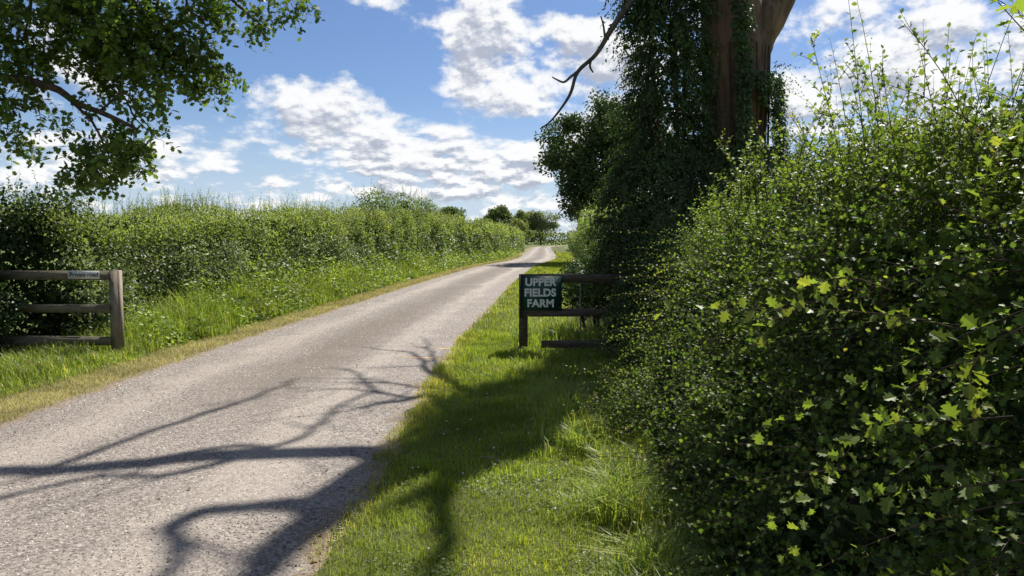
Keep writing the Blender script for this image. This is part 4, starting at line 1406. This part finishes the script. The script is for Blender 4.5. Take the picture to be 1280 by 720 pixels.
def hanging_tree():
    """slender leafy tree growing up the left of the dead oak"""
    t = empty('sallow_tree', (2.35, 11.5, 0), 'slender dark leafed tree growing up against the dead oak', 'tree')
    for i, (bx, by, tx, ty, h) in enumerate(((2.3, 11.4, 2.1, 11.4, 6.4), (2.5, 11.6, 2.65, 11.5, 7.2), (2.25, 11.7, 2.1, 11.6, 5.2), (2.45, 11.3, 2.4, 11.1, 6.8))):
        p = smooth_path([(bx, by, -.1), ((bx + tx) / 2 + .08, by, h * .4), (tx, ty, h * .75), (tx + .1, ty, h)], 6)
        V, T, Q = tube_arrays(p, np.linspace(.05, .012, len(p)), 8, .3, i)
        mesh_obj('trunk' if i == 0 else 'limb', V, T, M['bark'], t, quads=Q, smooth=True)
    n = 3600
    z = .9 + 6.5 * rng.random(n)
    hw = np.interp(z, [.9, 1.2, 2.2, 3.0, 3.9, 4.6, 5.2, 6.4, 7.4], [.9, .90, .80, .56, .50, .50, .55, .60, .3])
    cx = np.interp(z, [1.2, 2.2, 3.0, 4.0, 5.2, 6.2, 7.4], [2.15, 2.2, 2.30, 2.33, 2.28, 2.35, 2.5])
    a = rng.uniform(0, 6.283, n)
    rr = np.sqrt(rng.random(n))
    B = np.stack([cx + hw * rr * np.cos(a), 11.35 + .55 * rr * np.sin(a), z], 1)
    k = fbm(B * np.array([1.6, 1.6, 1.3]), 143, 3) > np.interp(B[:, 2], [1.2, 2.8, 3.2, 7], [.1, .15, .34, .33])
    B = B[k]
    a = a[k]
    n = len(B)
    d = np.stack([np.cos(a), np.sin(a), np.zeros(n)], 1) * .7 + rand_dirs(n) * .5 + np.array([0, 0, .1])
    lf, stm = shoots(B, d, rng.uniform(.22, .5, n), 14, .094 * np.ones(n), droop=.7, stem_r=.0035, spread=.7, upbias=.5)
    leaves('crown', lf[0], norm(lf[1] + np.array([0, 0, -.35])), lf[2], lf[3], T_LANCE, M['ivy'], t, lf[4])
    o = tubes('shoot_stems', [stm], M['twig'], t)
    o['kind'] = 'stuff'


hanging_tree()


# ---- oak whose boughs hang into view over the left hedge
def overhang_oak():
    t = empty('oak_tree', (-8.6, 4.2, 0), 'leafy oak boughs hanging down against the sky over the left hedge', 'tree')
    tp = smooth_path([(-8.6, 4.2, -.2), (-8.5, 4.3, 1.5), (-8.3, 4.5, 3.4), (-7.9, 5.0, 5.6), (-7.2, 5.8, 8.2)], 6)
    V, T, Q = tube_arrays(tp, np.linspace(.48, .2, len(tp)), 16, .35, 3)
    trk = mesh_obj('trunk', V, T, M['bark'], t, quads=Q, smooth=True)

    def limb(name, pts, r0, r1, sides=7, per=5):
        p = smooth_path(pts, per)
        p = p + (np.stack([fbm(p * 3 + q, 50 + q, 2) for q in (1, 2, 3)], 1) - .5) * .10
        V, T, Q = tube_arrays(p, np.linspace(r0, r1, len(p)), sides, .25, len(pts))
        mesh_obj(name, V, T, M['twig'], trk, quads=Q, smooth=True)
        return p

    Y = 7.0

    def W(u, v, y=7.0):
        return ((u - 640) / 924 * y, y, 1.6 + (300 - v) / 924 * y)

    # masses of leaf: photographed place, distance, half sizes in metres, shoots
    limb('limb', [(-8.2, 4.6, 4.2), (-6.8, 6.2, 3.7), (-5.4, 7.0, 3.3), W(0, 95), W(50, 105), W(100, 128), W(150, 150), W(180, 165)], .07, .014)
    limb('branch', [W(100, 128), W(125, 155), W(140, 185), W(135, 205)], .016, .005, 5)
    limb('branch', [W(130, 142), W(160, 120, 7.1), W(185, 150, 7.1), W(200, 175, 7.1)], .012, .004, 5)
    limb('limb', [(-8.0, 4.8, 5.0), (-6.4, 6.6, 4.9), W(20, -60, 7.3), W(110, -20, 7.3), W(190, 20, 7.3), W(240, 60, 7.3)], .075, .012)
    limb('branch', [W(110, -20, 7.3), W(130, 40, 7.2), W(140, 90, 7.1), W(165, 130, 7.1), W(190, 165, 7.1)], .022, .005, 5)
    limb('branch', [W(60, -40, 7.3), W(50, 20, 7.2), W(40, 60, 7.0)], .02, .006, 5)
    limb('limb', [(-7.6, 5.4, 6.6), (-5.4, 7.4, 6.0), W(180, -70, 7.6), W(260, -30, 7.6), W(300, 10, 7.6), W(330, 40, 7.6)], .06, .008)
    limb('branch', [W(260, -30, 7.6), W(320, -20, 7.6), W(370, 0, 7.6)], .014, .005, 5)
    limb('branch', [W(235, -10, 7.4), W(245, 20, 7.4), W(262, 35, 7.4), W(268, 50, 7.4)], .014, .005, 5)
    limb('branch', [W(0, 95), W(15, 130), W(15, 165)], .014, .005, 5)
    masses = [((60, 20), 7.1, .75, .5, .40, 240), ((150, 25), 7.3, .6, .5, .46, 270), ((215, 45), 7.4, .52, .4, .44, 230), ((250, 88), 7.4, .28, .25, .20, 90), ((160, 85), 7.2, .45, .3, .28, 130),
              ((25, 68), 7.0, .42, .35, .20, 95), ((55, 120), 7.0, .28, .2, .13, 38), ((15, 170), 6.9, .16, .18, .17, 44), ((150, 182), 7.1, .24, .25, .20, 90), ((120, 208), 7.0, .20, .2, .13, 60),
              ((175, 178), 7.1, .14, .18, .14, 22), ((115, 150), 7.0, .26, .2, .09, 14), ((290, 12), 7.6, .30, .25, .14, 52), ((318, 32), 7.6, .13, .15, .10, 20), ((368, 0), 7.6, .16, .15, .07, 22), ((200, 120), 7.2, .3, .2, .10, 32),
              ((60, -60), 7.4, 1.4, .8, .5, 260), ((220, -60), 7.8, 1.3, .8, .45, 260), ((-90, 20), 6.8, .6, .6, .6, 120)]
    Bs, Ds = [], []
    for (uv, y, rx, ry, rz, n) in masses:
        c = np.array(W(*uv, y))
        nc = max(3, n // 6)
        dc = rand_dirs(nc)
        cc = c + dc * np.array([rx, ry, rz]) * (rng.random((nc, 1)) ** .45) * .95
        kk = rng.integers(0, nc, n)
        d = rand_dirs(n)
        Bs.append(cc[kk] + d * .075)
        Ds.append(d * .7 + dc[kk] * .3 + np.array([.2, 0, -.25]) + rand_dirs(n) * .3)
    B, D = np.concatenate(Bs), np.concatenate(Ds)
    lf, stm = shoots(B, D, rng.uniform(.10, .24, len(B)), 7, .073 * np.ones(len(B)), droop=.3, stem_r=.003, start=.3, spread=1.0, nseg=4, tip_small=.85)
    # unseen upper crown, added above the view to shade the left hedge
    n = 15000
    cl = rng.normal(size=(60, 3)) * np.array([2.4, 3.2, 1.3]) + np.array([-6.6, 11.0, 9.6])
    k = rng.integers(0, 60, n)
    P = cl[k] + rand_dirs(n) * .85 * rng.random((n, 1)) ** .4
    ok = (P[:, 2] - 1.6) > .40 * np.maximum(P[:, 1], .1) + .3
    ok &= (P[:, 0] - .394 * P[:, 2]) < -6.0
    P = P[ok]
    n = len(P)
    up = (P, rand_dirs(n), rand_dirs(n) + np.array([0, 0, .6]), .12 * rng.uniform(.7, 1.2, n), rng.random(n))
    A = merge_leaves([lf, up])
    leaves('crown', A[0], A[1], A[2], A[3], T_OAK, M['oak'], t, A[4])
    o = tubes('twigs', [stm], M['twig'], t)
    o['kind'] = 'stuff'
    limb('limb', [(-7.3, 5.7, 7.8), (-6.9, 8.5, 9.2), (-6.4, 11.5, 10.2), (-5.8, 14.0, 10.6)], .16, .04)  # out of view, carries the added shading crown


overhang_oak()


# ------------------------------------------------------------------ small things
def twig_on_grass():
    p = smooth_path([(-.22, 5.22, .045), (-.14, 5.17, .055), (-.05, 5.14, .035), (.03, 5.10, .03)], 4)
    V, T, Q = tube_arrays(p, np.linspace(.005, .003, len(p)), 5, .4, 1)
    o = mesh_obj('fallen_twig', V, T, M['timber_end'], quads=Q)
    tag(o, 'short bare twig lying on the mown grass verge', 'twig')


twig_on_grass()


def seed_stems():
    spots = [(.33, 6.4, .62, -.10), (.52, 5.3, .5, .1), (.62, 4.6, .45, .15), (.72, 4.0, .42, .2), (.42, 7.2, .55, -.05)]
    for i, (x, y, h, lean) in enumerate(spots):
        e = empty('seeding_grass_stem', (x, y, 0), 'tall thin grass stem with a pale seed head by the right hedge foot', 'grass stem', 'seeding grass stems')
        p = smooth_path([(x, y, 0), (x + lean * .15, y, h * .5), (x + lean * .5, y - .02, h * .85), (x + lean * .9, y - .03, h)], 4)
        V, T, Q = tube_arrays(p, np.linspace(.0022, .0012, len(p)), 4)
        mesh_obj('stem', V, T, M['grass_dry'], e, quads=Q, rnd=np.full(len(V), .5))
        n = 26
        f = rng.uniform(.0, 1, n)
        base = p[-1] - (p[-1] - p[-4]) * f[:, None]
        leaves('seed_head', base, norm((p[-1] - p[-4]) + rand_dirs(n) * .05), rand_dirs(n), np.full(n, .018), T_DIAMOND, M['grass_dry'], e, rng.uniform(.5, 1, n))


seed_stems()


def verge_flowers():
    n = 170
    y = 3.0 + 6.0 * rng.random(n) ** 1.3
    x = rng.uniform(-.75, .55, n)
    P = np.stack([x, y, rng.uniform(.02, .05, n)], 1)
    k = fbm(P * 2.3, 61) > .50
    P = P[k]
    N = len(P)
    bm = bmesh.new()
    bmesh.ops.create_icosphere(bm, subdivisions=1, radius=1)
    V = np.array([v.co[:] for v in bm.verts])
    T = np.array([[v.index for v in f.verts] for f in bm.faces])
    bm.free()
    W = (P[:, None, :] + V[None] * rng.uniform(.004, .0085, (N, 1, 1))).reshape(-1, 3)
    T = (T[None] + (np.arange(N) * len(V))[:, None, None]).reshape(-1, 3)
    o = mesh_obj('clover_flowers', W, T, M['sign_white'])
    tag(o, 'tiny white clover flower heads dotted in the mown verge', 'flowers', kind='stuff')


verge_flowers()


def bird():
    c = np.array([-14.3, 40.0, 9.2])
    V = np.array([(-.09, 0, 0), (-.02, .02, .015), (-.02, -.02, -.015), (.10, 0, .0), (.02, .03, .02), (.02, -.03, -.01), (-.02, .16, .05), (-.06, .17, .05), (-.02, -.16, .045), (-.06, -.17, .045)])
    T = np.array([(0, 1, 2), (1, 4, 5), (1, 5, 2), (4, 3, 5), (0, 2, 1), (1, 6, 4), (1, 7, 6), (2, 5, 8), (2, 8, 9)])
    o = mesh_obj('bird', V + c, T, M['black'])
    tag(o, 'tiny dark bird in flight before the clouds', 'bird')


bird()


def leaf_litter():
    n = 420
    y = 2.8 + 14 * rng.random(n) ** 1.6
    side = rng.random(n)
    off = np.where(side < .55, HALF - np.abs(rng.normal(size=n)) * .18, np.where(side < .8, -HALF + np.abs(rng.normal(size=n)) * .15, rng.uniform(-HALF, HALF, n)))
    x, yy = on_road(y, off)
    z = .004 + .035 * (1 - np.clip(off / HALF, -1, 1) ** 2) + .006
    P = np.stack([x, yy, z], 1)
    ax = rand_dirs(n) * np.array([1, 1, .12])
    o = leaves('leaf_litter', P, ax, rand_dirs(n) * .25 + np.array([0, 0, 1]), rng.uniform(.012, .035, n), T_OVATE, M['litter'])
    tag(o, 'dry brown leaf scraps and bits along the lane edges', 'leaf litter', kind='stuff')


M['litter'] = leaf_mat('dead_leaf', [(0, (.06, .042, .028)), (.6, (.16, .105, .06)), (1, (.26, .19, .11))], trans=.1, rough=.8, spec=.15, gain=(1, 1, 1))
leaf_litter()
